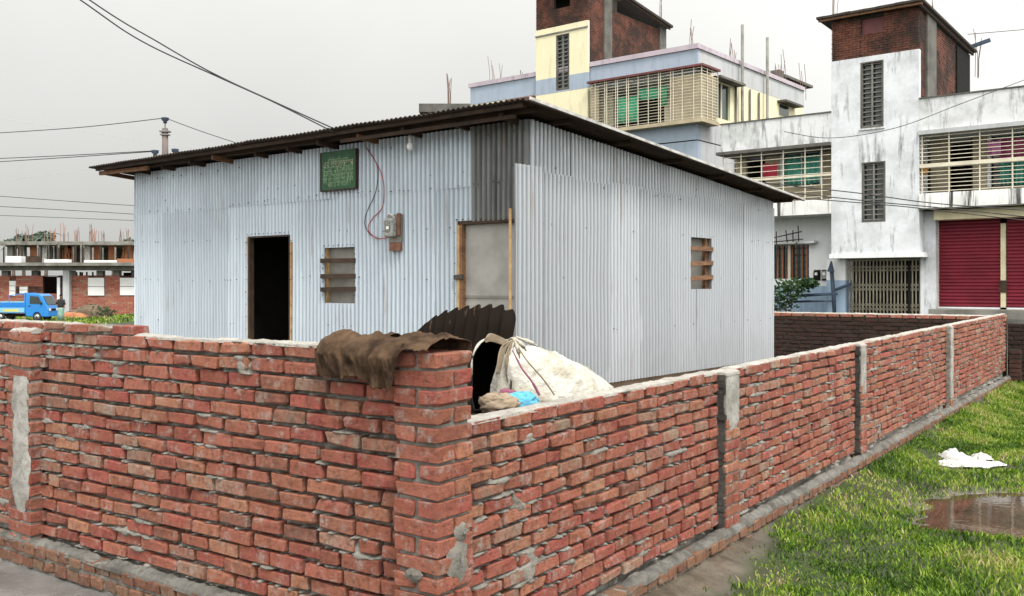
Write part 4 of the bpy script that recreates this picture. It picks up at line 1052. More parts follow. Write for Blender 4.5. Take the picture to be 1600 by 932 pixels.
# ------------------------------------------------------------------ buildings: helpers
def grille(par, fr_, x0, x1, z0, z1, d, nh, xv, mat='rod', w=0.022, side=None, ty=0.03):
    """horizontal and upright rods, each one a part; side = (d0, d1) turns it onto the x = x0 plane"""
    for i in range(nh):
        z = z0+(z1-z0)*(i+0.5)/nh
        if side: MB().box(x0-w/2, x0+w/2, side[0], side[1], z-w/2, z+w/2).build('grille_bar', mat, par)
        else: MB().box(x0, x1, d-w/2, d+w/2, z-w/2, z+w/2).build('grille_bar', mat, par)
    for x in xv:
        if side: MB().box(x0-w*0.8, x0+w*0.8, x-w*0.8, x+w*0.8, z0, z1).build('grille_post', mat, par)
        else: MB().box(x-w*0.8, x+w*0.8, d-w*0.8, d+w*0.8, z0, z1).build('grille_post', mat, par)
def curtain(name, mat, par, x0, x1, z0, z1, d, waves=5, amp=0.04):
    v, f = [], []; n = 32
    for i in range(n+1):
        t = i/n; x = x0+(x1-x0)*t
        for z, k in ((z1, 0.5), ((z0+z1)/2, 1.0), (z0, 1.2)): v.append((x, d+amp*k*math.sin(t*waves*2*math.pi)+0.02*math.sin(t*9), z+0.02*math.sin(t*7+k)))
    for i in range(n):
        for j in range(2): k = i*3+j; f.append((k, k+1, k+4, k+3))
    o = link(name, pydata(name, v, f, True), par, mat); m = o.modifiers.new('t', 'SOLIDIFY'); m.thickness = 0.01; return o
def slot_window(par, x0, x1, z0, z1, d, nb, col='dark_rod'):
    """tall stair window: dark reveal, frame and cross bars"""
    w = empty('window', (0, 0, 0)); w.parent = par
    box('pane', 'glass', w, x0+0.05, x1-0.05, d+0.16, d+0.18, z0+0.05, z1-0.05)
    for a, b, c, e in ((x0-0.012, x0+0.05, z0, z1), (x1-0.05, x1+0.012, z0, z1), (x0+0.05, x1-0.05, z1-0.05, z1), (x0+0.05, x1-0.05, z0, z0+0.05)):
        box('frame', 'dark_concrete', w, a, b, d-0.006, d+0.2, c, e)
    xm = (x0+x1)/2
    box('mullion', col, w, xm-0.025, xm+0.025, d+0.02, d+0.06, z0+0.05, z1-0.05)
    for i in range(nb):
        z = z0+(z1-z0)*(i+0.5)/nb; box('bar', col, w, x0+0.05, x1-0.05, d+0.07, d+0.1, z-0.02, z+0.02)
def wall_holes(name, mat, par, x0, x1, z0, z1, d0, d1, holes):
    """a wall slab with real openings (x0,x1,z0,z1)"""
    xs = sorted({x0, x1} | {h[0] for h in holes} | {h[1] for h in holes}); m = MB()
    for a, b in zip(xs[:-1], xs[1:]):
        cuts = sorted((h[2], h[3]) for h in holes if h[0] < (a+b)/2 < h[1]); z = z0
        for c, e in cuts+[(z1, z1)]:
            if c-z > 1e-3: m.box(a, b, d0, d1, z, c)
            z = e
    return m.build(name, mat, par)
def brick_face(par, axis_, a0, a1, z0, z1, const, out, rg_, mat='rust_brick', pitch=0.0, cols=0.25, rows=0.083):
    """far brickwork: proud bricks over a mortar ground, joined (each is only a few pixels)"""
    v, f, t = [], [], []; k = 0; z = z0
    while z < z1-0.02:
        u = a0-(cols/2 if k % 2 else 0)
        while u < a1:
            p, q = max(u+0.008, a0), min(u+cols-0.008, a1); 
            if q-p > 0.04:
                o = rg_.uniform(0.004, 0.02); zz0, zz1 = z+0.007, min(z+rows-0.007, z1); n = len(v)
                lo, hi = (const, const+out*o)
                for s_ in (lo, hi):
                    for uu, zz in ((p, zz0), (q, zz0), (q, zz1), (p, zz1)): v.append((uu, s_, zz) if axis_ == 'x' else (s_, uu, zz))
                f += [tuple(n+i for i in w_) for w_ in ((4, 5, 6, 7), (0, 1, 5, 4), (1, 2, 6, 5), (2, 3, 7, 6), (3, 0, 4, 7))]
                t += [rg_.random()]*8
            u += cols
        z += rows; k += 1
    return setp(link('brick_facing', pydata('brick_facing', v, f, False, t), par, mat), kind='stuff')
def rebars(par, x, y, z, n, h, rg_, mat='rebar', sp=0.12, r=0.012):
    m = MB()
    for i in range(n):
        a, b = x+rg_.uniform(-sp, sp), y+rg_.uniform(-sp, sp); hh_ = h*rg_.uniform(0.7, 1.05)
        m.tube([(a, b, z), (a+rg_.uniform(-.02, .02), b, z+hh_*0.5), (a+rg_.uniform(-.08, .08)*h, b+rg_.uniform(-.05, .05), z+hh_)], r, 4)
    return setp(m.build('rebar_cluster', mat, par), kind='stuff')

# ------------------------------------------------------------------ white house
WH = Frame(1440, 32.0, RS); hr = random.Random(21)
wh = empty('white_house', WH.w(0, 0, 0), RS, label='stained white house with red shop shutters and a brick-topped stair tower', cat='house')
xl, xt0, xt1, xr = WH.x(1126), WH.x(1299), WH.x(1436), WH.x(1760)
zpl = 0.72
z_over = WH.z(1310, 397); z_brk = WH.z(1299, 97); z_top = WH.z(1299, 33)
zp0, zp1 = WH.z(1300, 222), WH.z(1300, 176)               # parapet band
zl0, zl1 = WH.z(1440, 326), WH.z(1440, 303)               # ledge at first floor level
DB = 1.35                                                  # balcony depth
# stair tower
dT = WH.d(1514, xt1)
slot1 = (WH.x(1345), WH.x(1380), WH.z(1362, 200), WH.z(1362, 96)); slot2 = (WH.x(1347), WH.x(1383), WH.z(1365, 347), WH.z(1365, 253))
wall_holes('tower_wall', 'white', wh, xt0, xt1, z_over, z_brk, 0, 0.2, [slot1, slot2])
box('tower_wall', 'white', wh, xt0, xt0+0.15, 0.2, dT, z_over, z_brk)
box('tower_wall', 'white', wh, xt1-0.15, xt1, 0.2, 1.0, z_over, WH.z(1440, 160)-0.2)
box('tower_wall', 'dark_concrete', wh, xt0+0.16, xt1-0.16, 1.2, 1.4, z_over+0.1, z_brk-0.1)
box('soffit', 'white_clean', wh, xt0-0.06, xt1+0.12, -0.06, 1.0, z_over-0.16, z_over-0.003)
slot_window(wh, *slot1, 0, 14); slot_window(wh, *slot2, 0, 12)
box('sill', 'white_stained', wh, slot1[0]-0.05, slot1[1]+0.05, -0.05, 0.1, slot1[2]-0.06, slot1[2]-0.004)
open_w = (WH.x(1345), WH.x(1381), WH.z(1362, 52), z_top-0.12)
wall_holes('tower_core', 'dark_mortar', wh, xt0+0.03, xt1-0.03, z_brk, z_top, 0.03, 0.18, [open_w])
box('opening_board', 'maroon', wh, open_w[0], open_w[1], 0.12, 0.15, open_w[2], open_w[3])
for a, b, c, e in ((xt0, open_w[0], z_brk, z_top), (open_w[1], xt1, z_brk, z_top), (open_w[0], open_w[1], z_brk, open_w[2])):
    brick_face(wh, 'x', a, b, c, e, 0.03, -1, hr, 'rust_brick')
zs_b = WH.z(1440, 160)-0.3
box('tower_core', 'dark_mortar', wh, xt1-0.2, xt1-0.03, 0.19, dT, zs_b, z_top-0.0)
dc0, dc1, dc2 = WH.d(1447, xt1), WH.d(1461, xt1), WH.d(1494, xt1)
brick_face(wh, 'y', 0.2, dc0, zs_b, z_top-0.05, xt1-0.03, 1, hr); brick_face(wh, 'y', dc1, dc2, zs_b, z_top-0.3, xt1-0.03, 1, hr)
box('column', 'dark_concrete', wh, xt1-0.1, xt1+0.05, dc0, dc1, zs_b, z_top-0.05)
box('column', 'black', wh, xt1-0.1, xt1+0.04, dc2, dT, zs_b, z_top-0.45)  # black box stands in for the shadow at the tower's far end
box('tower_core', 'dark_mortar', wh, xt0+0.03, xt0+0.2, 0.19, dT, z_brk, z_top); box('tower_core', 'dark_mortar', wh, xt0+0.21, xt1-0.21, dT-0.2, dT, zs_b, z_top-0.3)
def tin_roof(par, x0, x1, y0, y1, za, zb, th=0.06, mat='roof_tin', xz=0.0):
    m = MB(); n = 12
    for i in range(n):
        a, b = x0+(x1-x0)*i/n, x0+(x1-x0)*(i+1)/n; w = 0.02*(hr.random()-0.5)
        A, B = (za+w+xz*(a-x0), zb+w+xz*(a-x0)); k = len(m.v)
        m.v += [(a, y0, A), (b, y0, A+xz*(b-a)), (b, y1, B+xz*(b-a)), (a, y1, B), (a, y0, A+th), (b, y0, A+th+xz*(b-a)), (b, y1, B+th+xz*(b-a)), (a, y1, B+th)]
        m.f += [tuple(k+q for q in w_) for w_ in ((0, 3, 2, 1), (4, 5, 6, 7), (0, 1, 5, 4), (1, 2, 6, 5), (2, 3, 7, 6), (3, 0, 4, 7))]
    o = m.build('tower_roof', mat, par)
    MB().bar((x0+0.05, y0+0.12, za-0.05), (x1-0.05, y0+0.12, za-0.05+xz*(x1-x0)), 0.1, 0.08).build('roof_beam', 'wood', par)
    MB().bar((x1-0.14, y0+0.1, za-0.06+xz*(x1-x0)), (x1-0.14, y1-0.1, zb-0.06+xz*(x1-x0)), 0.08, 0.09).build('roof_beam', 'dark_wood', par)
    return o
tin_roof(wh, xt0-0.42, xt1+0.22, -0.35, dT+0.35, z_top+0.05, WH.zs(1522, 80, xt1+0.2), 0.08)
MB().bar((xt1-0.1, dT+0.05, WH.zs(1510, 68, xt1)-0.1), (xt1+0.75, dT+0.05, WH.zs(1510, 64, xt1)), 0.13, 0.13).build('roof_beam', 'blue_pole', wh)
rebars(wh, WH.x(1307, 1.5), 1.5, z_top+0.1, 4, 1.6, hr); rebars(wh, WH.x(1455, 2.0), 2.0, z_top-0.6, 3, 1.9, hr); rebars(wh, xt1+0.1, dT+0.3, z_top-1.3, 4, 2.0, hr, sp=0.2)
# parapets
box('parapet', 'white_stained', wh, xl, xt0-0.003, 0.0, 0.18, zp0, zp1); box('parapet', 'white_stained', wh, xl, xl+0.18, 0.18, 6.0, zp0, zp1)
zr1, zr0 = WH.z(1440, 155), WH.z(1440, 205)
box('parapet', 'white_stained', wh, xt1+0.003, xr, 0.0, 0.18, zr0, zr1)
box('coping', 'dark_concrete', wh, xl-0.04, xt0-0.006, -0.03, 0.22, zp1+0.002, zp1+0.05); box('coping', 'dark_concrete', wh, xt1+0.006, xr, -0.03, 0.22, zr1+0.002, zr1+0.05)
box('roof_ledge', 'dark_concrete', wh, xl-0.15, xt0-0.006, -0.12, DB, zp0-0.12, zp0-0.003); box('roof_ledge', 'grey_side', wh, xt1+0.006, xr, -0.12, DB, zr0-0.14, zr0-0.003)
box('roof_slab', 'grey_side', wh, xl, xr, DB+0.01, 9, zp0-0.12, zp0+0.05)
# balcony floor ledges with black drip stains
zll0, zll1 = WH.z(1300, 334), WH.z(1300, 311)
box('balcony_ledge', 'drip_ledge', wh, xl, xt0-0.006, -0.05, 0.12, zll0, zll1); box('balcony_floor', 'white_clean', wh, xl, xt0-0.006, 0.121, DB+0.2, zll0, zll0+0.14)
box('balcony_ledge', 'drip_ledge', wh, xt1+0.006, xr, -0.05, 0.12, zl0, zl1); box('balcony_floor', 'grey_side', wh, xt1+0.006, xr, 0.121, DB+0.2, zl0, zl0+0.14)
box('ledge_lip', 'dark_concrete', wh, xt1+0.004, xr, -0.09, 0.13, zl0-0.05, zl0-0.003)
# balcony rear walls, windows, clothes
def bw_(x0, x1): 
    return box('balcony_wall', 'beige', wh, x0, x1, DB, DB+0.15, zll0, zp0-0.13)
bx0 = WH.x(1160, DB); 
wLa = (WH.x(1222, DB), WH.x(1283, DB), WH.z(1250, 290, DB), WH.z(1250, 236, DB)); wLb = (WH.x(1166, DB), WH.x(1196, DB), zll0+0.2, WH.z(1180, 240, DB))
wall_holes('balcony_wall', 'beige', wh, xl, xt0, zll0, zp0-0.13, DB, DB+0.15, [wLa, wLb])
wRa = (WH.x(1546, DB), WH.x(1620, DB), WH.z(1560, 292, DB), WH.z(1560, 208, DB)); wRb = (WH.x(1484, DB), WH.x(1520, DB), zl0+0.2, WH.z(1500, 212, DB))
wall_holes('balcony_wall', 'beige', wh, xt1, xr, zl0, zr0-0.13, DB, DB+0.15, [wRa, wRb])
for h in (wLa, wRa):
    w = empty('window', (0, 0, 0)); w.parent = wh
    box('pane', 'glass', w, h[0]+0.04, h[1]-0.04, DB+0.2, DB+0.22, h[2]+0.04, h[3]-0.04)
    box('frame', 'white_clean', w, h[0]-0.06, h[0]+0.04, DB-0.02, DB+0.1, h[2], h[3]); box('frame', 'white_clean', w, h[1]-0.04, h[1]+0.06, DB-0.02, DB+0.1, h[2], h[3])
    box('frame', 'white_clean', w, (h[0]+h[1])/2-0.02, (h[0]+h[1])/2+0.02, DB+0.01, DB+0.06, h[2], h[3])
curtain('curtain', 'teal_cloth', wh, wLa[0]+0.05, wLa[1]-0.05, wLa[2]+0.05, wLa[3]-0.15, DB+0.13, 7); curtain('curtain', 'teal_cloth', wh, wRa[0]+0.3, wRa[1]-0.05, wRa[2]+0.05, wRa[3]-0.1, DB+0.13, 8)
for h in (wLb, wRb):
    d_ = empty('doorway', (0, 0, 0)); d_.parent = wh
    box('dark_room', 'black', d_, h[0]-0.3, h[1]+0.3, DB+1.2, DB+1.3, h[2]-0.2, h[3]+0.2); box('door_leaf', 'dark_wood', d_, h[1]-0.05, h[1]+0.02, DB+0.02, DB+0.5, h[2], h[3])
grille(wh, WH, xl+0.05, xt0-0.01, zll1, zp0-0.12, 0.05, 9, [WH.x(p, 0.05) for p in (1130, 1158, 1190, 1224, 1258, 1284)])
grille(wh, WH, xt1+0.01, xr, zl1, zr0-0.14, 0.05, 15, [WH.x(p, 0.05) for p in (1441, 1483, 1531, 1582, 1640)])
box('grille_rail', 'rod', wh, xt1+0.01, xr, 0.0, 0.035, WH.z(1500, 256)-0.05, WH.z(1500, 256)+0.05); box('grille_rail', 'rod', wh, xl+0.1, xt0-0.01, 0.0, 0.035, WH.z(1240, 277)-0.04, WH.z(1240, 277)+0.04)
curtain('laundry', 'red_cloth', wh, WH.x(1192, 0.4), WH.x(1214, 0.4), WH.z(1203, 281, 0.4), WH.z(1203, 256, 0.4), 0.4, 2, 0.02)
curtain('laundry', 'pink_cloth', wh, WH.x(1543, 0.4), WH.x(1564, 0.4), WH.z(1553, 244, 0.4), WH.z(1553, 220, 0.4), 0.4, 2, 0.03)
curtain('laundry', 'maroon_cloth', wh, WH.x(1562, 0.5), WH.x(1612, 0.5), WH.z(1580, 250, 0.5), WH.z(1580, 216, 0.5), 0.5, 3, 0.03)
op = empty('plant_pot', WH.w(WH.x(1443, 0.25), 0.25, WH.z(1443, 273, 0.25)), 0, label='small orange pot hung inside the upper right balcony grille', cat='pot')
lathe('pot', [(0.09, 0), (0.14, 0.08), (0.18, 0.28), (0.2, 0.33), (0.16, 0.33)], 'orange_pot', op); MB().tube([(0, 0, 0.33), (0.02, 0, 0.5)], 0.02).build('hook', 'dark_rod', op)
# ground floor left: white wall, blue wash, window
GL = WH.x(1312, DB)
gw = (WH.x(1196, DB), WH.x(1264, DB), WH.z(1240, 436, DB), WH.z(1240, 383, DB))
z_blue = WH.z(1280, 447, DB)
wall_holes('ground_wall', 'white_clean', wh, xl, GL, z_blue, zll0-0.003, DB, DB+0.2, [gw]); wall_holes('ground_wall', 'blue_wash', wh, xl, GL, 0, z_blue, DB-0.004, DB+0.2, [])
w = empty('window', (0, 0, 0)); w.parent = wh
box('pane', 'glass', w, gw[0], gw[1], DB+0.14, DB+0.16, gw[2], gw[3]); box('sunshade', 'white_clean', w, gw[0]-0.2, gw[1]+0.35, DB-0.4, DB-0.006, gw[3]+0.03, gw[3]+0.12)
for i in range(9): x = gw[0]+(gw[1]-gw[0])*(i+0.5)/9; box('bar', 'rust_rebar', w, x-0.02, x+0.02, DB+0.03, DB+0.06, gw[2], gw[3])
for i in range(5): z = gw[2]+(gw[3]-gw[2])*(i+0.5)/5; box('bar', 'dark_wood', w, gw[0], gw[1], DB+0.065, DB+0.085, z-0.02, z+0.02)
xm = WH.x(1233, DB); box('mullion', 'rod', w, xm-0.05, xm+0.05, DB+0.0, DB+0.06, gw[2], gw[3])
# gate under the tower
GD = 0.75
gx0, gx1 = WH.x(1322, GD), WH.x(1439, GD); gz1 = z_over-0.17
box('gate_jamb', 'blue_wash', wh, GL-0.25, gx0-0.01, GD-0.05, DB+0.2, 0, z_blue+0.2); box('gate_jamb', 'white_clean', wh, GL-0.25, gx0-0.01, GD-0.05, DB+0.2, z_blue+0.203, gz1)
xj1 = WH.x(1462, GD-0.1)
box('gate_jamb', 'white', wh, gx1+0.01, xj1, GD-0.1, DB+0.3, 0, zl0-0.06)
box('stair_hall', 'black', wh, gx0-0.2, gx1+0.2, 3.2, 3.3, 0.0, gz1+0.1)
gt = empty('gate', (0, 0, 0)); gt.parent = wh
zg0, zg1 = zpl, WH.z(1380, 408, GD); nb = 20
for i in range(nb+1):
    x = gx0+0.12+(gx1-gx0-0.16)*i/nb; box('bar', 'gate_rod', gt, x-0.022, x+0.022, GD, GD+0.03, zg0, zg1)
for py in (420, 449, 480):
    z = WH.z(1380, py, GD); m = MB(); hgt = 0.30 if py != 420 else 0.24
    for i in range(nb):
        a = gx0+0.12+(gx1-gx0-0.16)*i/nb; b = gx0+0.12+(gx1-gx0-0.16)*(i+1)/nb
        for q in (0, 0.5):
            m.bar((a, GD-0.012, z-hgt/2+hgt*q), (b, GD-0.012, z-hgt/2+hgt*(q+0.5)), 0.012, 0.03, (0, 1, 0)); m.bar((a, GD-0.012, z-hgt/2+hgt*(q+0.5)), (b, GD-0.012, z-hgt/2+hgt*q), 0.012, 0.03, (0, 1, 0))
    setp(m.build('lattice_band', 'gate_rod', gt), kind='stuff')
box('gate_rail', 'gate_rod', gt, gx0+0.05, gx1-0.02, GD-0.01, GD+0.04, zg1, zg1+0.07); xg = WH.x(1421, GD); box('gate_post', 'black', gt, xg-0.05, xg+0.05, GD-0.03, GD+0.05, zg0, zg1)
# shop fronts
SD = 1.05
box('shop_beam', 'cream', wh, xj1+0.003, xr, SD-0.65, SD-0.05, zl0-0.38, zl0-0.06)
zs0, zs1 = WH.z(1510, 480, SD), WH.z(1510, 340, SD)
def shutter(x0, x1):
    s = empty('shutter', (0, 0, 0)); s.parent = wh; n = 26
    for i in range(n):
        z = zs0+(zs1-zs0)*i/n; dz = (zs1-zs0)/n
        v = [(x0, SD+0.03, z), (x1, SD+0.03, z), (x1, SD-0.008, z+dz*0.3), (x0, SD-0.008, z+dz*0.3), (x1, SD-0.008, z+dz*0.7), (x0, SD-0.008, z+dz*0.7), (x1, SD+0.03, z+dz), (x0, SD+0.03, z+dz)]
        link('slat', pydata('slat', v, [(0, 1, 2, 3), (3, 2, 4, 5), (5, 4, 6, 7)]), s, 'red_shutter')
    box('bottom_rail', 'white_clean', s, x0, x1, SD-0.03, SD+0.04, zs0-0.06, zs0-0.003)
sx = [WH.x(p, SD) for p in (1461, 1563, 1573, 1680)]
shutter(sx[0], sx[1]); shutter(sx[2], sx[3])
box('jamb', 'cream', wh, xj1+0.003, sx[0]-0.01, SD-0.06, SD+0.1, zpl+0.2, zs1-0.3); box('jamb', 'cream', wh, sx[1]+0.02, sx[2]-0.02, SD-0.06, SD+0.1, zs0, zs1-0.25)
zk = WH.z(1568, 448, SD); box('lock_box', 'dark_wood', wh, sx[1]-0.02, sx[2]+0.02, SD-0.09, SD-0.061, zk-0.2, zk+0.2); box('lock_box', 'dark_wood', wh, xj1-0.02, sx[0]-0.02, SD-0.09, SD-0.061, zk-0.25, zk+0.15)
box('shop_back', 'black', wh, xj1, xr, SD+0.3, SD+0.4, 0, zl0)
box('plinth', 'dark_concrete', wh, xl, xr, -0.6, 8.5, 0, zpl-0.05); box('step', 'raw_concrete', wh, xj1, xr, -0.2, SD+0.2, zpl-0.048, zs0-0.065)
box('house_core', 'dark_concrete', wh, xl, xl+0.15, DB+0.21, 8.6, 0, zp0-0.13); box('house_core', 'dark_concrete', wh, xl+0.2, xr, 8.6, 8.8, 0, zp0-0.13)
# clutter in front of the house
pole_m = 'blue_pole'
bf = empty('bamboo_rail', WH.w(0, 0, 0), RS, label='dark bamboo rail with upright post in front of the blue washed wall', cat='fence')
dR = DB-0.9
def bp_(name, pts, r): MB().tube([(WH.x(a, dR), dR+dd, WH.z(a, b, dR)) for a, b, dd in pts], r, 6).build(name, pole_m, bf, True)
bp_('post', [(1304, 492, 0), (1302, 455, 0), (1299, 418, 0)], 0.07); bp_('rail', [(1240, 463, 0), (1308, 459, 0)], 0.06); bp_('rail', [(1235, 472, 0), (1306, 470, 0)], 0.045); bp_('rail', [(1300, 455, 0), (1328, 444, 0.1)], 0.06)
MB().tube([(WH.x(1298, dR), dR, WH.z(1298, 425, dR)), (WH.x(1299, dR), dR, WH.z(1299, 408, dR))], [0.13, 0.02], 6).build('cap', pole_m, bf)
for i, px in enumerate((1276, 1288)):
    e_ = empty('electric_meter', WH.w(WH.x(px, DB-0.1), DB-0.1, WH.z(px, 437, DB-0.1)), RS, label=('small dark electric meter nearer the window on the white house wall', 'pale electric meter nearer the gate on the white house wall')[i], cat='meter')
    box('backing_board', 'dark_wood', e_, -0.11, 0.11, 0.03, 0.09, -0.03, 0.36); box('housing', ('black', 'meter')[i], e_, -0.1, 0.1, -0.06, 0.029, 0.02, 0.31); box('window', 'white_panel', e_, -0.05, 0.05, -0.07, -0.061, 0.16, 0.26)
bsf = empty('bamboo_trellis', WH.w(0, 0, 0), RS, label='thin bamboo trellis leaning above the dark ground floor window', cat='trellis')
dQ = DB-0.6
for a, b, c, e in ((1204, 373, 1252, 362), (1204, 379, 1254, 374), (1213, 383, 1212, 362), (1230, 380, 1227, 360), (1239, 378, 1238, 360), (1248, 378, 1246, 353), (1212, 440, 1214, 383), (1246, 440, 1244, 378), (1228, 440, 1229, 382)):
    MB().tube([(WH.x(a, dQ), dQ, WH.z(a, b, dQ)), (WH.x(c, dQ), dQ+0.05, WH.z(c, e, dQ))], 0.022, 5).build('cane', 'dark_wood', bsf)
def leaf_cloud(name, mat, par, blobs, n, size, seed, flat=0.5):
    r = random.Random(seed); v, f, t = [], [], []
    for i in range(n):
        c, rad = r.choice(blobs)
        d_ = Vector((r.gauss(0, 1), r.gauss(0, 1), r.gauss(0, 1))).normalized()*(r.random()**0.4)
        p = Vector(c)+Vector((d_.x*rad[0], d_.y*rad[1], d_.z*rad[2]))
        a = Vector((r.gauss(0, 1), r.gauss(0, 1), r.gauss(0, 0.6))).normalized(); b = a.cross(Vector((r.gauss(0, 1), r.gauss(0, 1), r.gauss(0, 1)))).normalized()
        s = size*r.uniform(0.6, 1.3); k = len(v)
        v += [tuple(p-a*s), tuple(p+b*s*flat), tuple(p+a*s), tuple(p-b*s*flat)]; f.append((k, k+1, k+2, k+3)); t += [r.random()]*4
    return link(name, pydata(name, v, f, False, t), par, mat)
shb = empty('shrub', WH.w(WH.x(1226, 0.0), 0.0, 0.6), RS, label='dark leafy shrub in front of the ground floor window', cat='shrub')
zc = WH.z(1228, 455)-0.6
leaf_cloud('foliage', 'leaf', shb, [((0, 0, zc), (0.9, 0.6, 0.5)), ((0.5, 0, zc+0.2), (0.6, 0.4, 0.3)), ((-0.3, 0, zc-0.5), (0.8, 0.5, 0.5)), ((0.9, 0.1, zc+0.28), (0.35, 0.3, 0.16))], 1100, 0.09, 6)
for a in (-0.3, 0.1, 0.4): MB().tube([(a*0.4, 0, 0), (a*0.8, 0, zc*0.6), (a*1.4, 0, zc+0.2)], [0.035, 0.025, 0.01]).build('stem', 'bark', shb)

# ------------------------------------------------------------------ yellow house
YH = Frame(1090, 42.0, RS)
yh = empty('yellow_house', YH.w(0, 0, 0), RS, label='cream and blue-grey house with caged corner balcony and brick stair tower', cat='house')
yl, yd_ = YH.x(735), YH.d(1256)
yt = YH.z(1090, 76); yb0 = YH.z(1090, 108); yg0 = YH.z(1090, 188); yg1 = YH.z(1090, 107); yline = YH.z(1090, 218)
box('band', 'blue_grey', yh, yl, 0, 0, 0.2, yb0, yt); box('band', 'grey_side', yh, -0.2, 0, 0.2, yd_, yb0, yt); box('parapet', 'blue_grey', yh, yl, yl+0.2, 0.2, yd_, yb0, yt)
box('coping', 'mauve', yh, yl-0.08, 0.08, -0.08, 0.25, yt+0.002, yt+0.22); box('coping', 'mauve', yh, -0.22, 0.08, 0.252, yd_, yt+0.002, yt+0.2)
xg0 = YH.x(929); wz0, wz1 = yg0, yg1
sideW = (YH.d(1117), YH.d(1141), YH.zs(1128, 186), YH.zs(1128, 131))
holeF = [(xg0+0.2, -0.5, yg0+0.2, yg1-0.3)]
xw0, xw1 = YH.x(805), YH.x(840)
wall_holes('front_wall', 'yellow', yh, yl, -0.003, yg0, yb0-0.003, 0.9, 1.1, [(YH.x(958, 0.9), YH.x(1038, 0.9), yg0+0.15, YH.z(1000, 118, 0.9)), (xw0, xw1-0.2, yg0+0.5, yb0-0.2)])
box('front_wall', 'yellow', yh, yl, xg0-0.1, 0.02, 0.2, yg0+0.0, yb0-0.003)
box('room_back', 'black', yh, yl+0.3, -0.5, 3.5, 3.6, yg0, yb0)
box('window_hood', 'maroon', yh, xw0-0.3, xw1, -0.25, 0.015, YH.z(825, 158), YH.z(825, 153)); box('pane', 'glass', yh, xw0, xw1-0.2, -0.004, 0.015, YH.z(825, 185), YH.z(825, 159))
m = MB()                                                    # side wall with an opening
for a, b, c, e in ((1.1, sideW[0], yg0, yb0), (sideW[1], yd_, yg0, yb0), (sideW[0], sideW[1], yg0, sideW[2]), (sideW[0], sideW[1], sideW[3], yb0)): m.box(-0.2, -0.006, a, b, c, e-0.003)
m.build('side_wall', 'yellow', yh)
w = empty('window', (0, 0, 0)); w.parent = yh
box('pane', 'green_glass', w, -0.14, -0.12, sideW[0], sideW[1], sideW[2], sideW[3]); ym = (sideW[0]+sideW[1])/2; box('mullion', 'rod', w, -0.11, -0.05, ym-0.04, ym+0.04, sideW[2], sideW[3])
box('sunshade', 'dark_concrete', w, 0.0, 0.5, sideW[0]-0.4, sideW[1]+0.6, sideW[3]+0.05, sideW[3]+0.15)
d2_ = YH.d(1218); d3_ = YH.d(1232)
w = empty('window', (0, 0, 0)); w.parent = yh
box('pane', 'glass', w, 0.0, 0.01, d2_, d3_, YH.zs(1225, 182), YH.zs(1225, 165)); box('sunshade', 'dark_concrete', w, 0.0, 0.5, d2_-0.3, d3_+0.8, YH.zs(1225, 164), YH.zs(1225, 161))
box('lower_wall', 'blue_grey', yh, yl, 0, 0.0, 0.3, yline, yg0-0.0); box('lower_wall', 'grey_side', yh, -0.3, -0.0, 0.3, yd_, yline, yg0-0.003)
box('groove', 'black', yh, yl, 0.004, 0.02, 0.3, yline-0.05, yline-0.003); box('groove', 'black', yh, -0.3, -0.02, 0.3, yd_, yline-0.05, yline-0.003)
box('lower_wall', 'blue_grey', yh, yl, 0, 0.0, 0.3, 0, yline-0.053); box('lower_wall', 'grey_side', yh, -0.3, 0, 0.3, yd_, 0, yline-0.053)
box('roof_slab', 'grey_side', yh, yl+0.2, -0.2, 0.21, yd_, yb0-0.2, yb0-0.006); box('balcony_floor', 'grey_side', yh, xg0, -0.0, 0.301, 1.1, yg0-0.15, yg0-0.003)
# caged corner balcony
GP = 0.42
box('balcony_hood', 'maroon', yh, xg0-0.1, GP+0.1, -GP-0.1, 0.0, yg1-0.02, yg1+0.07); box('balcony_hood', 'maroon', yh, 0.004, GP+0.1, 0.003, 1.2, yg1-0.02, yg1+0.07)
box('balcony_sill', 'beige', yh, xg0-0.05, GP+0.05, -GP-0.05, 0.0, yg0-0.16, yg0); box('balcony_sill', 'beige', yh, 0.004, GP+0.05, 0.003, 1.15, yg0-0.16, yg0)
grille(yh, YH, xg0, GP, yg0, yg1-0.02, -GP, 17, [YH.x(p, -GP) for p in (930, 945, 948, 962, 965, 979, 982, 997, 1013, 1029, 1032, 1048, 1052, 1066, 1084)]+[GP], w=0.017)
grille(yh, YH, GP, GP, yg0, yg1-0.02, 0, 17, [0.1, 0.55, 1.1], side=(-GP, 1.1), w=0.017)
box('balcony_screen', 'beige', yh, YH.x(1049, -0.2), GP-0.08, -GP+0.08, -GP+0.12, yg0, yg1-0.3); box('balcony_screen', 'beige', yh, GP-0.075, GP-0.035, -GP+0.13, 1.05, yg0, yg1-0.3); box('balcony_screen', 'beige', yh, xg0+0.03, xg0+0.45, -GP+0.1, -GP+0.14, yg0, yg1-0.2)
curtain('curtain', 'green_cloth', yh, YH.x(966, 0.3), YH.x(997, 0.3), YH.z(980, 192, 0.3), YH.z(980, 152, 0.3), 0.3, 4); curtain('curtain', 'green_cloth', yh, YH.x(997, 0.45), YH.x(1042, 0.45), YH.z(1020, 155, 0.45), YH.z(1020, 137, 0.45), 0.45, 6); curtain('curtain', 'green_cloth', yh, YH.x(1033, 0.35), YH.x(1042, 0.35), YH.z(1037, 165, 0.35), YH.z(1037, 135, 0.35), 0.35, 2)
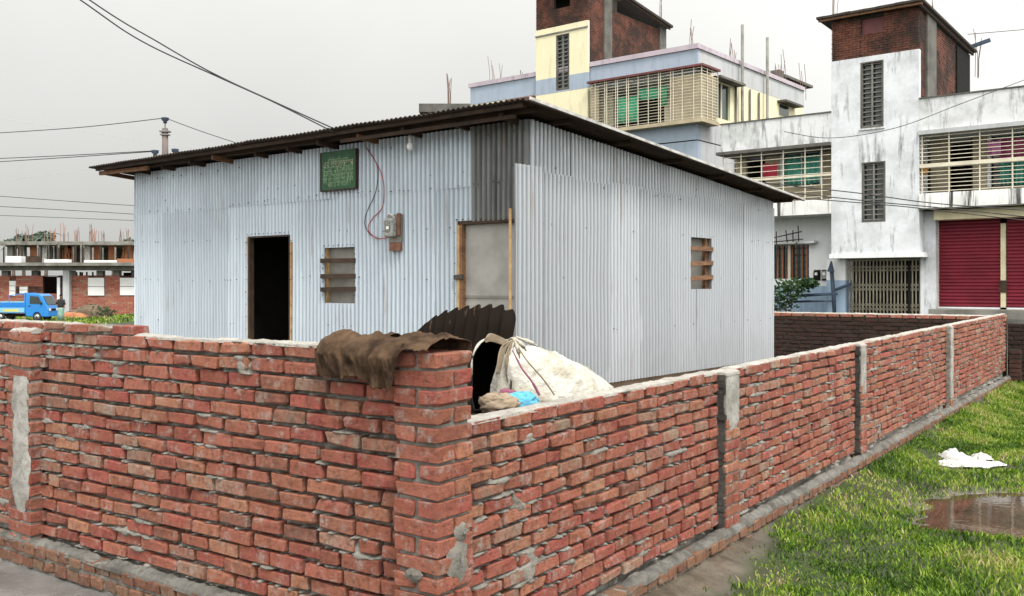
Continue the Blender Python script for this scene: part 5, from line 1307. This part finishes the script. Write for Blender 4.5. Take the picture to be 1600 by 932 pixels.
# stair tower
ytx0, ytx1 = YH.x(841), YH.x(922); ybr = YH.z(841, 50); ytop = YH.z(841, -8); dYT = YH.d(1036, ytx1)
ys = (YH.x(873), YH.x(893), YH.z(883, 142), YH.z(883, 55)); zb1, zb0 = YH.z(880, 121), YH.z(880, 145)
wall_holes('tower_wall', 'yellow', yh, ytx0, ytx1, zb1+0.003, ybr, -0.2, -0.05, [ys]); wall_holes('tower_wall', 'blue_grey', yh, ytx0, ytx1, zb0, zb1, -0.204, -0.05, [ys]); wall_holes('tower_wall', 'yellow', yh, ytx0, ytx1, yg0, zb0-0.003, -0.2, -0.05, [])
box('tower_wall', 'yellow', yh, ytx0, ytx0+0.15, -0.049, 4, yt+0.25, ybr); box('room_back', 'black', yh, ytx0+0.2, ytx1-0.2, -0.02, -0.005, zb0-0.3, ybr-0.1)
slot_window(yh, *ys, -0.2, 14)
box('groove', 'raw_concrete', yh, ytx0-0.02, ytx1+0.02, -0.24, -0.201, ybr-0.35, ybr-0.28)
yo = (YH.x(869), YH.x(894), YH.z(880, 14), ytop-0.02)
wall_holes('tower_core', 'dark_mortar', yh, ytx0+0.03, ytx1-0.03, ybr, ytop, -0.17, -0.02, [yo])
for a, b, c, e in ((ytx0, yo[0], ybr, ytop), (yo[1], ytx1, ybr, ytop), (yo[0], yo[1], ybr, yo[2])): brick_face(yh, 'x', a, b, c, e, -0.17, -1, hr)
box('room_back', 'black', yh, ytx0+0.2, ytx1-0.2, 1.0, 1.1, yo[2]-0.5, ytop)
zsb = yt+0.1
box('tower_core', 'dark_mortar', yh, ytx1-0.2, ytx1-0.03, -0.019, dYT, zsb, ytop-0.9); box('tower_core', 'dark_mortar', yh, ytx1-0.2, ytx1-0.03, -0.019, dYT*0.35, ytop-0.89, ytop)
e0, e1, e2 = YH.d(943, ytx1), YH.d(955, ytx1), YH.d(1030, ytx1)
brick_face(yh, 'y', -0.19, e0, zsb, ytop, ytx1-0.03, 1, hr); brick_face(yh, 'y', e1, e2, zsb, ytop-0.9, ytx1-0.03, 1, hr)
box('column', 'dark_concrete', yh, ytx1-0.1, ytx1+0.06, e0, e1, zsb, ytop); box('column', 'dark_concrete', yh, ytx1-0.1, ytx1+0.06, e2, dYT+0.25, zsb, ytop-0.5)
tin_roof(yh, ytx0-0.6, ytx1+0.25, -0.55, dYT*0.34, ytop+0.05, ytop+0.0, 0.07); tin_roof(yh, ytx0+0.4, ytx1+0.45, dYT*0.36, dYT+0.3, YH.zs(1000, 12, ytx1), YH.zs(1040, 46, ytx1), 0.12)
rebars(yh, ytx1-0.1, dYT+0.1, YH.zs(1035, 32, ytx1), 4, 2.0, hr, sp=0.18, r=0.016)
for px, py, n_, h_ in ((768, 128, 2, 2.2), (772, 128, 3, 1.2), (786, 126, 2, 1.3), (817, 120, 3, 0.8)): rebars(yh, YH.x(px, 1.0), 1.0, yt, n_, h_, hr, sp=0.15, r=0.016)
for px, n_, h_ in ((1060, 4, 1.8), (1142, 4, 1.8), (1148, 3, 1.4), (1215, 4, 1.6), (1222, 3, 2.2), (1255, 3, 2.0), (1202, 3, 1.1)): rebars(yh, -0.6, max(0.5, YH.d(px, -0.6)), yt-0.2, n_, h_, hr, sp=0.16, r=0.016)
for px, t_ in ((1160, 39), (1199, 59)):
    d_ = YH.d(px, 0.25); MB().tube([(0.25, d_, 0), (0.25, d_, YH.zs(px, t_, 0.25))], 0.075, 8).build('pipe', 'raw_concrete', yh, True)
for px in (1150, 1172, 1186): d_ = YH.d(px, 0.08); MB().tube([(0.08, d_, 0), (0.08, d_, yb0-0.1)], 0.05, 6).build('pipe', 'dark_concrete', yh, True)
# roof hut
dh0, dh1 = YH.d(1224, -1.0), YH.d(1256, -1.0)
hut = MB().box(-4, -1.0, dh0, dh1, yt-0.3, YH.zs(1240, 130, -1.0)).build('roof_hut', 'orange_brick', yh); box('slab', 'dark_concrete', hut, -4.2, -0.7, dh0-0.4, dh1+0.6, YH.zs(1240, 130, -1.0)+0.003, YH.zs(1240, 126, -1.0))
box('chimney', 'dark_concrete', yh, -1.2, -0.7, YH.d(1212, -0.9), YH.d(1212, -0.9)+0.6, yt-0.2, YH.zs(1213, 110, -0.9))
# low tin-roofed store between the two houses
st = empty('roof_store', WH.w(WH.x(1284, 4.5), 4.5, zp0), RS, label='small dark rooftop store left of the white stair tower', cat='store')
box('wall', 'dark_brick' if False else 'dark_concrete', st, -0.9, 0.6, 0, 1.5, 0.0, 1.55); box('roof', 'roof_tin', st, -1.1, 0.7, -0.2, 1.7, 1.553, 1.62); box('pipe', 'grey_side', st, -0.25, -0.15, -0.3, -0.2, 0, 1.75)
# roof tank house of yet another building peeking left of the yellow one
dkh = empty('far_roof', at(700, 175, 60)*1.0, 0, label='dark far roof peeking over the shed left of the cream house', cat='house'); dkh.location.z = 0
box('wall', 'raw_concrete', dkh, -1.5, 1.9, 0, 6, 0, H-(178-HY)*60/F); box('roof', 'dark_concrete', dkh, -1.8, 2.1, -0.4, 6.4, H-(177-HY)*60/F, H-(164-HY)*60/F)
rebars(dkh, 0, 0.5, H-(166-HY)*60/F, 6, 2.2, hr, sp=0.2, r=0.022)

# ------------------------------------------------------------------ building under construction, far left
CY, GZ = 75.0, -0.75
cb_ = empty('concrete_frame_building', (0, CY, GZ), 0, label='unfinished concrete frame building with brick infill and bare rebar', cat='building')
X = lambda px, y=CY: (px-CX)*y/F
ZC = lambda py, y=CY: H-(py-HY)*y/F-GZ
cr = random.Random(8)
box('floor_slab', 'raw_concrete', cb_, X(-40), X(235), -1.2, 30, ZC(416), ZC(411)); box('edge_beam', 'raw_concrete', cb_, X(-40), X(235), -0.3, 0.0, ZC(423), ZC(416)-0.003)
for px in (-20, 3, 50, 106, 152, 178, 207): box('column', 'raw_concrete' if px != 106 else 'grey_side', cb_, X(px)-0.25, X(px)+0.25, 0.4 if px != 106 else -0.32, 0.9, 0, ZC(423)-0.003)
wins = [(X(14), X(24), ZC(463), ZC(439)), (X(30), X(43), ZC(459), ZC(448)), (X(66), X(89), ZC(463), ZC(432)), (X(137), X(163), ZC(462.5), ZC(434)), (X(187), X(216), ZC(462), ZC(434))]
wall_holes('infill_wall', 'rust_brick', cb_, X(-40), X(235), 0, ZC(431), 0.1, 0.35, wins)
for (a, b, c, d_) in ((X(-40), wins[0][0], 0, ZC(431)), (wins[0][1], wins[2][0], wins[1][3], ZC(431)), (wins[2][1]+0.5, wins[3][0], 0, ZC(431)), (wins[3][1], wins[4][0], 0, ZC(431)), (wins[0][0], wins[2][1], 0, wins[1][2]), (wins[3][0], wins[3][1], 0, wins[3][2]), (wins[4][0], wins[4][1], 0, wins[4][2])):
    brick_face(cb_, 'x', a, b, c, d_, 0.1, -1, cr, 'brick', cols=0.5, rows=0.16)
for i, h in enumerate(wins):
    if i == 2: continue
    w = empty('window', (0, 0, 0)); w.parent = cb_
    n = (3, 2, 0, 2, 2)[i]
    for k in range(n):
        a = h[2]+(h[3]-h[2])*k/n; b = h[2]+(h[3]-h[2])*(k+1)/n; box('panel', 'white_panel', w, h[0]+0.02, h[1]-0.02, 0.0, 0.06, a+0.02, b-0.02)
box('inner_wall', 'dark_brick', cb_, X(40), X(100), 3, 3.3, 0, ZC(432)); box('inner_wall', 'black', cb_, X(120), X(235), 9, 9.2, 0, ZC(424)); box('inner_wall', 'dark_concrete', cb_, X(-40), X(235), 14, 14.3, 0, ZC(428)); box('column', 'white_clean', cb_, X(89.5), X(94), -0.05, 0.05, 0, ZC(434))
UY = 100.0; ud = UY-CY
zu0, zu1 = ZC(411)+0.003, ZC(384, UY)
box('roof_slab', 'raw_concrete', cb_, X(4, UY), X(260, UY), ud-1.5, ud+10, zu1, ZC(378.5, UY))
for px in (20, 38, 74.5, 140): box('column', 'concrete' if px in (74.5, 140) else 'raw_concrete', cb_, X(px, UY)-0.28, X(px, UY)+0.28, ud-0.6, ud, zu0, zu1-0.003)
for px in (52, 106, 110, 150, 175, 200): box('infill_column', 'orange_brick', cb_, X(px, UY)-0.35, X(px, UY)+0.35, ud, ud+0.4, zu0, zu1-0.003)
for px in (60, 90, 124, 160, 190): box('rear_wall', 'dark_concrete', cb_, X(px, UY+8)-0.9, X(px, UY+8)+0.9, ud+8, ud+8.3, zu0, zu1-0.003)
for px in (20, 37, 41, 56, 72, 84, 101, 110, 114, 123, 127, 138, 143, 148, 153, 175, 181, 198, 206): rebars(cb_, X(px, UY), ud+cr.uniform(0, 3), ZC(379, UY), 4, cr.uniform(1.2, 2.2), cr, cr.choice(('rebar', 'rebar', 'rust_rebar')), 0.3, 0.025)
for px in (106, 110, 150, 175, 200): rebars(cb_, X(px, UY), ud-0.4, zu0, 4, 2.4, cr, 'rust_rebar', 0.35, 0.03)
for px, py, w_, h_, m_ in ((30, 408, 1.2, 0.5, 'white_panel'), (96, 409, 1.8, 0.25, 'white_panel'), (165, 409, 2.6, 0.18, 'white_panel'), (205, 409, 1.5, 0.3, 'orange_brick'), (58, 407.5, 0.8, 0.5, 'dark_wood')):
    box('stacked_boards', m_, cb_, X(px)-w_/2, X(px)+w_/2, -0.9, -0.2, ZC(411)+0.004, ZC(411)+h_)
for i in range(26):
    px = cr.uniform(0, 215); box('prop', cr.choice(('dark_wood', 'raw_concrete', 'dark_concrete')), cb_, X(px, UY-6), X(px, UY-6)+0.12, ud-5.9, ud-5.78, zu0, zu1-cr.uniform(0.1, 0.5))
for i in range(14):
    px = cr.uniform(0, 215); y_ = cr.uniform(3, 8); box('prop', 'dark_wood', cb_, X(px), X(px)+0.1, y_, y_+0.1, 0, ZC(424))
# palms behind
def palm(px, py, Y, h, seed, lab):
    r = random.Random(seed); p = at(px, py, Y); gz = -1.0
    o = empty('banana_palm', (p.x, p.y, gz), 0, label=lab, cat='tree', group='palms behind the unfinished building')
    ht = p.z-gz
    MB().tube([(0, 0, 0), (0.1, 0, ht*0.5), (0, 0.05, ht)], [0.28, 0.22, 0.14], 7).build('trunk', 'bark', o, True)
    v, f, t = [], [], []
    leaf_cloud('leaf_mass', 'far_leaf', o, [((0, 0, ht), (h*0.45, h*0.45, h*0.28))], 160, 0.28, seed)
    for k in range(17):
        a = 2*math.pi*k/17+r.uniform(-0.2, 0.2); L = h*r.uniform(0.45, 0.85); up = r.uniform(0.2, 1.1)
        prev = None
        for s in range(8):
            q = s/7; c = Vector((math.cos(a)*L*q, math.sin(a)*L*q, ht+L*(up*q-0.95*q*q))); w = 0.2*math.sin(math.pi*min(1, q*0.9+0.12))
            sd_ = Vector((-math.sin(a), math.cos(a), -0.5))*w; sd2 = Vector((math.sin(a), -math.cos(a), -0.5))*w
            n = len(v); v += [tuple(c+sd_), tuple(c), tuple(c+sd2)]; t += [r.random()]*3
            if prev is not None: f += [(prev, n, n+1, prev+1), (prev+1, n+1, n+2, prev+2)]
            prev = n
    link('crown', pydata('crown', v, f, False, t), o, 'far_leaf')
palm(20, 381, 122, 2.4, 1, 'low palm crown at the left end of the unfinished roof'); palm(36, 374, 124, 2.7, 2, 'second palm crown from the left above the unfinished roof')
palm(55, 374, 126, 2.5, 3, 'third palm crown from the left above the unfinished roof'); palm(71, 371, 122, 3.0, 4, 'tallest full palm crown above the unfinished roof'); palm(206, 381, 124, 2.8, 5, 'palm crown beside the shed above the unfinished roof')
palm(176, 392, 118, 2.2, 6, 'dark palm seen through the open upper storey')
# mound and undergrowth by its foot
md = empty('earth_mound', (X(140, 68), 68, GZ+0.05), 0, label='brown overgrown earth mound in front of the unfinished building', cat='mound')
blob('earth', 'soil', md, (0, 0, 0.1), (1.7, 0.8, 0.85), 3, 0.3, 0.9); blob('sand', 'orange_brick', md, (-0.9, -0.8, 0.05), (1.0, 0.5, 0.42), 4, 0.3, 0.9)
leaf_cloud('weeds', 'leaf', md, [((0.2, 0, 0.7), (1.4, 0.7, 0.35)), ((0.9, -0.2, 0.45), (1.2, 0.6, 0.4))], 500, 0.1, 3)

# ------------------------------------------------------------------ truck and person
TY = 61.0; tz = float(ground_z(X(40, TY), TY))
tk = empty('pickup_truck', (X(80, TY)-0.2, TY, tz), 0, label='bright blue small pickup truck parked by the unfinished building', cat='truck')
def extrude(name, prof, y0, y1, mat, par, bev=0.04):
    n = len(prof); v = [(a, y0, b) for a, b in prof]+[(a, y1, b) for a, b in prof]
    f = [tuple(range(n)), tuple(range(2*n-1, n-1, -1))]+[((i+1) % n, i, n+i, n+(i+1) % n) for i in range(n)]
    o = link(name, pydata(name, v, f), par, mat)
    if bev: m_ = o.modifiers.new('b', 'BEVEL'); m_.width = bev; m_.segments = 2; m_.limit_method = 'ANGLE'
    return o
# x = 0 at the nose, negative to the tail; near side at y = 0
wheel = [(-0.88, 0.28), (-0.86, 0.42), (-0.76, 0.54), (-0.62, 0.58), (-0.48, 0.54), (-0.38, 0.42), (-0.36, 0.28)]
cabp = [(-1.45, 0.32)]+[(a-0.1, b) for a, b in wheel]+[(-0.06, 0.28), (0.0, 0.34), (0.0, 0.72), (-0.08, 1.0), (-0.42, 1.62), (-0.58, 1.74), (-1.40, 1.78), (-1.45, 1.74)]
cab = extrude('cab', cabp, 0.0, 1.45, 'truck_blue', tk)
for y0, y1 in ((-0.012, 0.0), (1.45, 1.462)): extrude('side_window', [(-1.18, 1.12), (-0.36, 1.08), (-0.62, 1.58), (-1.16, 1.62)], y0, y1, 'glass', cab, 0)
MB().quad((-0.085, 0.1, 1.04), (-0.085, 1.35, 1.04), (-0.41, 1.28, 1.62), (-0.41, 0.17, 1.62)).build('windscreen', 'glass', cab).location = (0.018, 0, 0.01)
for y in (0.12, 1.1): box('headlight', 'white_panel', cab, 0.0, 0.02, y, y+0.24, 0.66, 0.82)
box('bumper', 'truck_blue', cab, -0.1, 0.05, 0.02, 1.43, 0.30, 0.46); MB().bar((-0.42, -0.1, 1.12), (-0.42, -0.02, 1.12), 0.05, 0.14).build('mirror', 'black', cab); box('door_handle', 'black', cab, -1.28, -1.12, -0.016, -0.002, 0.95, 1.0); box('grille', 'black', cab, 0.0, 0.015, 0.45, 1.0, 0.66, 0.8)
box('chassis', 'black', tk, -3.75, -0.3, 0.25, 1.2, 0.30, 0.45)
bed = box('bed_side', 'truck_light', tk, -3.8, -1.52, 0.0, 0.05, 0.56, 0.86); box('stripe', 'truck_yellow', bed, -2.9, -1.9, -0.006, -0.002, 0.62, 0.76); box('bed_side', 'truck_light', tk, -3.8, -1.52, 1.40, 1.45, 0.56, 0.86); box('bed_floor', 'truck_blue', tk, -3.8, -1.52, 0.052, 1.398, 0.50, 0.56); box('tailgate', 'truck_blue', tk, -3.84, -3.801, 0, 1.45, 0.5, 1.2)
for y in (0.01, 1.41):
    box('rail', 'truck_light', tk, -3.8, -1.5, y, y+0.03, 1.2, 1.25); box('rail', 'truck_blue', tk, -3.8, -1.5, y, y+0.03, 0.863, 0.92)
    for i in range(11): MB().bar((-3.75+i*0.205, y+0.015, 0.92), (-3.62+i*0.205, y+0.015, 1.2), 0.03, 0.09, (1, 0, 0)).build('slat', 'truck_blue', tk)
MB().bar((-1.5, 0.02, 0.5), (-1.5, 0.02, 1.82), 0.06, 0.06).bar((-1.5, 1.43, 0.5), (-1.5, 1.43, 1.82), 0.06, 0.06).bar((-1.5, 0.02, 1.8), (-1.5, 1.43, 1.8), 0.05).bar((-1.5, 0.02, 1.78), (-2.5, 0.02, 1.64), 0.05).bar((-2.5, 0.02, 1.64), (-2.5, 0.02, 1.2), 0.04).build('headboard_frame', 'truck_blue', tk)
for x in (-0.72, -3.1):
    for y in (0.0, 1.25):
        wl = empty('wheel', (x, y, 0.28)); wl.parent = tk
        def disc(nm, prof, mat):
            v, f = [], []; k = 20
            for r_, yy in prof:
                for j in range(k): a = 2*math.pi*j/k; v.append((r_*math.cos(a), yy, r_*math.sin(a)))
            for i in range(len(prof)-1):
                for j in range(k): f.append((i*k+j, i*k+(j+1) % k, (i+1)*k+(j+1) % k, (i+1)*k+j))
            f.append(tuple(range(k))); f.append(tuple((len(prof)-1)*k+j for j in range(k))[::-1]); return link(nm, pydata(nm, v, f, True), wl, mat)
        disc('tyre', [(0.17, 0.01), (0.24, 0.0), (0.28, 0.04), (0.28, 0.16), (0.24, 0.2), (0.17, 0.19)], 'rubber'); disc('rim', [(0.05, -0.01), (0.165, 0.005), (0.165, 0.18), (0.05, 0.19)], 'hub')
pe = empty('person', at(95, 503, 60.0), 0, label='person in a dark shirt and pale wrap standing ahead of the truck', cat='person')
pe.location.z = float(ground_z(pe.location.x, 60.0))
def person():
    J = [((0, 0, 0.92), 0.13), ((0, 0, 1.12), 0.13), ((0, 0, 1.30), 0.155), ((0, 0, 1.40), 0.085), ((0, 0, 1.46), 0.05), ((0.01, -0.02, 1.53), 0.075), ((0.01, -0.02, 1.62), 0.085), ((0.01, -0.01, 1.68), 0.05),
         ((-0.09, 0, 0.85), 0.085), ((-0.1, -0.02, 0.48), 0.06), ((-0.1, 0.02, 0.09), 0.04), ((-0.1, -0.12, 0.035), 0.035), ((0.09, 0, 0.85), 0.085), ((0.11, -0.03, 0.48), 0.06), ((0.12, 0.0, 0.09), 0.04), ((0.12, -0.14, 0.035), 0.035),
         ((-0.18, 0, 1.36), 0.055), ((-0.26, -0.02, 1.10), 0.042), ((-0.16, -0.2, 1.02), 0.033), ((-0.10, -0.27, 1.03), 0.03), ((0.18, 0, 1.36), 0.055), ((0.25, -0.02, 1.10), 0.042), ((0.26, -0.10, 0.88), 0.033), ((0.26, -0.13, 0.79), 0.03)]
    E = [(0, 1), (1, 2), (2, 3), (3, 4), (4, 5), (5, 6), (6, 7), (0, 8), (8, 9), (9, 10), (10, 11), (0, 12), (12, 13), (13, 14), (14, 15), (2, 16), (16, 17), (17, 18), (18, 19), (2, 20), (20, 21), (21, 22), (22, 23)]
    me = bpy.data.meshes.new('body'); me.from_pydata([p for p, r in J], E, [])
    o = link('body', me, pe, 'skin'); sm = o.modifiers.new('skin', 'SKIN'); o.modifiers.new('s', 'SUBSURF').levels = 1; o.modifiers['s'].render_levels = 2
    for i, (p, r_) in enumerate(J): me.skin_vertices[0].data[i].radius = (r_, r_)
    me.skin_vertices[0].data[0].use_root = True
    def tubeo(n, rows, mat): lathe(n, rows, mat, pe, 14)
    tubeo('shirt', [(0.17, 0.88), (0.185, 1.0), (0.19, 1.2), (0.20, 1.34), (0.15, 1.43), (0.07, 1.46)], 'shirt'); tubeo('wrap', [(0.20, 0.12), (0.19, 0.5), (0.185, 0.8), (0.165, 0.95)], 'lungi')
    for s in (-1, 1): MB().tube([(0.17*s, 0, 1.38), (0.23*s, -0.01, 1.22), (0.262*s, -0.02, 1.08)], [0.075, 0.066, 0.058], 10).build('sleeve', 'shirt', pe, True)
    blob('hair', 'black', pe, (0.01, 0.0, 1.655), (0.092, 0.10, 0.075), 3, 0.05, 1.0, 16, 10)
person()

# ------------------------------------------------------------------ utility pole and wires
up = empty('utility_pole', at(258, 445, 40)*1.0, 0, label='concrete utility pole with dark insulators rising behind the shed roof', cat='pole'); up.location.z = -0.3
UZ = lambda py: H-(py-HY)*40/F+0.3
MB().tube([(0, 0, 0), (0, 0, UZ(201))], [0.19, 0.12], 10).build('shaft', 'pole_concrete', up, True)
def insul(x, py, z0=None):
    e_ = link('insulator', None, None) if False else empty('insulator', (x, 0, UZ(py))); e_.parent = up
    lathe('bell', [(0.05, -0.14), (0.09, -0.10), (0.07, -0.06), (0.15, 0.0), (0.13, 0.05), (0.17, 0.09), (0.06, 0.12)], 'blue_pole', e_); MB().tube([(0, 0, -0.35), (0, 0, -0.14)], 0.03).build('pin', 'dark_rod', e_)
insul(0, 188); insul(-0.42, 239); insul(0.42, 237)
MB().box(-0.5, 0.5, -0.05, 0.05, UZ(244)-0.05, UZ(244)+0.05).build('crossarm', 'dark_rod', up); MB().box(-0.2, 0.2, -0.16, 0.16, UZ(207), UZ(205)).build('clamp', 'dark_rod', up); MB().box(-0.17, 0.17, -0.15, 0.15, UZ(212), UZ(210)).build('clamp', 'dark_rod', up)
def cable(lab, pts, r, mat='wire'):
    o = MB().tube(wirepath(pts, 8), r, 5).build('overhead_wire', mat, None, True); return setp(o, label=lab, cat='wire', group='overhead wires')
eave = FS.w(FS.x(528, -0.45), -0.45, FS.z(528, 204, -0.45))
cable('upper of the two thick wires sloping from top left to the shed eave', [at(-190, -240, 9), at(135, -3, 10.5), at(250, 68, 11), at(335, 116, 11.4), at(430, 160, 11.8), eave], 0.0085)
cable('lower of the two thick wires sloping from top left to the shed eave', [at(-210, -235, 9), at(118, -5, 10.5), at(220, 64, 11), at(335, 118, 11.4), at(430, 161, 11.8), eave+Vector((-0.05, 0, -0.02))], 0.0085)
cable('wire running left from the very top of the utility pole', [at(-120, 215, 48), at(0, 208, 45), at(130, 199, 42), at(256, 185, 40)], 0.018)
cable('wire from the pole top dropping right behind the shed roof', [at(259, 185, 40), at(310, 204, 41), at(370, 224, 42), at(440, 246, 43)], 0.016)
cable('upper of the paired wires meeting the pole below its top', [at(-120, 253, 48), at(0, 248, 45), at(110, 243, 42), at(241, 236, 40)], 0.018)
cable('lower of the paired wires meeting the pole below its top', [at(-120, 260, 48), at(0, 253, 45), at(110, 246, 42), at(241, 237, 40)], 0.018)
cable('thin lone wire sagging left of the shed at mid height', [at(-100, 300, 45), at(0, 307, 45), at(110, 315, 45), at(260, 325, 45)], 0.014)
cable('thin wire just under the lone one left of the shed', [at(-100, 318, 45), at(0, 323, 45), at(110, 329, 45), at(260, 338, 45)], 0.014)
cable('lowest thin wire above the unfinished building', [at(-100, 334, 45), at(0, 337, 45), at(110, 341, 45), at(260, 347, 45)], 0.012)
cable('faint wire rising right towards the left roof tip', [at(-100, 300, 80), at(0, 284, 80), at(140, 264, 80), at(300, 245, 80)], 0.016, 'grey_side')
cable('faint wire falling from the left edge behind the pole', [at(-100, 168, 80), at(0, 185, 80), at(120, 204, 80), at(300, 232, 80)], 0.016, 'grey_side')
for i, (a, lab) in enumerate((([(1120, 278), (1210, 288), (1340, 302), (1460, 318), (1620, 330)], 'topmost dark wire crossing the white stair tower'), ([(1160, 292), (1260, 304), (1370, 316), (1480, 326), (1620, 341)], 'middle dark wire crossing the white stair tower'),
                              ([(1180, 304), (1290, 313), (1400, 322), (1500, 333), (1620, 347)], 'lowest dark wire crossing the white stair tower'), ([(1225, 206), (1300, 216), (1400, 200), (1500, 163), (1620, 118)], 'thin wire swinging up across the white tower to the right'))):
    cable(lab, [at(px, py, 24+i) for px, py in a], 0.014 if i < 3 else 0.010)
cable('thin wire leaving the white tower roof at the right edge', [at(1512, 54, 36), at(1560, 50, 37), at(1640, 43, 38)], 0.014)

# ------------------------------------------------------------------ litter and grass
pg = empty('plastic_sheet', at(1515, 718, 10.1), 0, label='crumpled white plastic sheeting lying on the grass', cat='plastic sheet')
pg.location.z = float(ground_z(pg.location.x, pg.location.y))
def crumple(name, cx, cy, rx, ry, h, seed):
    n, m_ = 40, 14; v, f = [], []
    for j in range(m_+1):
        q = j/m_
        for i in range(n):
            a = 2*math.pi*i/n; k = q*(0.75+0.5*float(fbm(math.cos(a)*2+5, math.sin(a)*2+5, seed)))
            x, y = cx+rx*k*math.cos(a), cy+ry*k*math.sin(a)
            z = h*(1-q**1.6)*(0.3+1.3*float(fbm(x*9, y*9, seed+3)))+0.05*abs(float(vnoise(x*18, y*18, seed+5))-0.5)+0.005
            v.append((x, y, z))
    for j in range(m_):
        for i in range(n): f.append((j*n+i, j*n+(i+1) % n, (j+1)*n+(i+1) % n, (j+1)*n+i))
    return link(name, pydata(name, v, f, False), pg, 'plastic')
crumple('fold', 0.0, 0.0, 0.36, 0.22, 0.05, 3); crumple('fold', -0.02, 0.32, 0.2, 0.15, 0.11, 6); crumple('fold', 0.27, 0.30, 0.12, 0.13, 0.07, 9)
def litter(name, lab, px, py, Y, size, mat, seed):
    p = at(px, py, Y); o = blob(name, mat, None, (0, 0, 0), size, seed, 0.3, 0.8, 18, 10, wr=0.12); o.location = (p.x, p.y, float(ground_z(p.x, p.y))+size[2]*0.6); return setp(o, label=lab, cat='litter')
litter('scrap', 'torn orange and cream scrap on the wet ground bottom left', 100, 920, 5.15, (0.075, 0.05, 0.022), 'pale_ground', 3)
litter('foam_piece', 'pale flat scrap floating in the puddle', 1530, 769, 8.6, (0.10, 0.05, 0.016), 'sack', 5)

def build_grass():
    r = np.random.default_rng(4)
    n = 560000
    al = 1.0+18*r.random(n)**1.5; sd0 = 0.05+4.6*r.random(n)**0.9
    xx = FB.o.x+FB.ex.x*sd0+FB.ey.x*al; yy = FB.o.y+FB.ex.y*sd0+FB.ey.y*al
    side = (xx-FB.o.x)*FB.ex.x+(yy-FB.o.y)*FB.ex.y
    ok = (side > 0.05) & (xx < 0.60*yy+1.0)
    edge = side+0.5*(fbm(xx*1.3, yy*1.3, 12)-0.5)+0.18*(fbm(xx*6, yy*6, 13)-0.5)
    along = (xx-FB.o.x)*FB.ey.x+(yy-FB.o.y)*FB.ey.y
    p = sstep(-0.1, 0.2, edge-MUDW(along))*(0.34+0.66*sstep(0.42, 0.54, fbm(xx*2.0, yy*2.0, 14)+0.25*(fbm(xx*9, yy*9, 15)-0.5)))
    p = np.where((yy > 11) & (side > 0.2), np.maximum(p, 0.7), p)
    dp = np.hypot((xx-PUD[0])/1.35, (yy-PUD[1])/1.05)+0.5*(fbm(xx*1.7, yy*1.7, 9)-0.5)+0.12*(fbm(xx*7, yy*7, 19)-0.5)
    p = p*sstep(-0.226, -0.212, ground_z(xx, yy))*np.where(dp < 0.8, 0.3, 1)
    pc = pg.location
    p = p*np.where((np.abs(xx-pc.x) < 0.42) & (np.abs(yy-pc.y-0.1) < 0.4), 0.12, 1)
    ok &= r.random(n) < p
    xx, yy, side = xx[ok], yy[ok], side[ok]
    # a far strip of rough grass near the truck
    n2 = 9000; x2 = r.uniform(-48, -24, n2); y2 = r.uniform(50, 73, n2)
    far = np.concatenate([np.zeros(len(xx)), np.ones(n2)]); xx = np.concatenate([xx, x2]); yy = np.concatenate([yy, y2])
    zz = ground_z(xx, yy); m = len(xx)
    tall = 0.5+1.1*fbm(xx*1.6, yy*1.6, 17)
    h = (0.015+0.038*r.random(m)**1.6)*tall*(1+2.2*far)*(1+0.5*sstep(10, 16, yy)*(1-far)); wd = (0.0028+0.0022*r.random(m))*(1+0.5*yy/8)*(1+2*far)
    a = r.uniform(0, 2*np.pi, m); lean = h*r.uniform(0.15, 0.95, m); b = r.uniform(0, 2*np.pi, m)
    P = np.stack([xx, yy, zz-0.005], -1); D = np.stack([np.cos(b)*lean, np.sin(b)*lean, h], -1); Wv = np.stack([np.cos(a)*wd, np.sin(a)*wd, np.zeros(m)], -1)
    Mid = P+D*np.array([0.35, 0.35, 0.62])
    V = np.stack([P-Wv, P+Wv, Mid+Wv*0.8, Mid-Wv*0.8, P+D], 1).reshape(-1, 3)
    i0 = np.arange(m)*5
    me = bpy.data.meshes.new('grass'); me.vertices.add(len(V)); me.vertices.foreach_set('co', V.astype(np.float32).ravel())
    loops = np.stack([i0, i0+1, i0+2, i0+3, i0+3, i0+2, i0+4], -1).ravel()
    me.loops.add(len(loops)); me.loops.foreach_set('vertex_index', loops.astype(np.int32))
    ls = np.stack([np.arange(m)*7, np.arange(m)*7+4], -1).ravel(); me.polygons.add(2*m); me.polygons.foreach_set('loop_start', ls.astype(np.int32))
    me.update(calc_edges=True); me.validate()
    t = np.clip(r.normal(0.5, 0.27, m)+1.9*(fbm(xx*1.8, yy*1.8, 23)-0.5)+0.5*(fbm(xx*8, yy*8, 24)-0.5), 0, 1)
    at_ = me.attributes.new('tint', 'FLOAT', 'POINT'); at_.data.foreach_set('value', np.repeat(t, 5).astype(np.float32))
    o = link('grass', me, None, 'grass'); setp(o, label='short green grass beside the receding brick wall', cat='grass', kind='stuff')
build_grass()
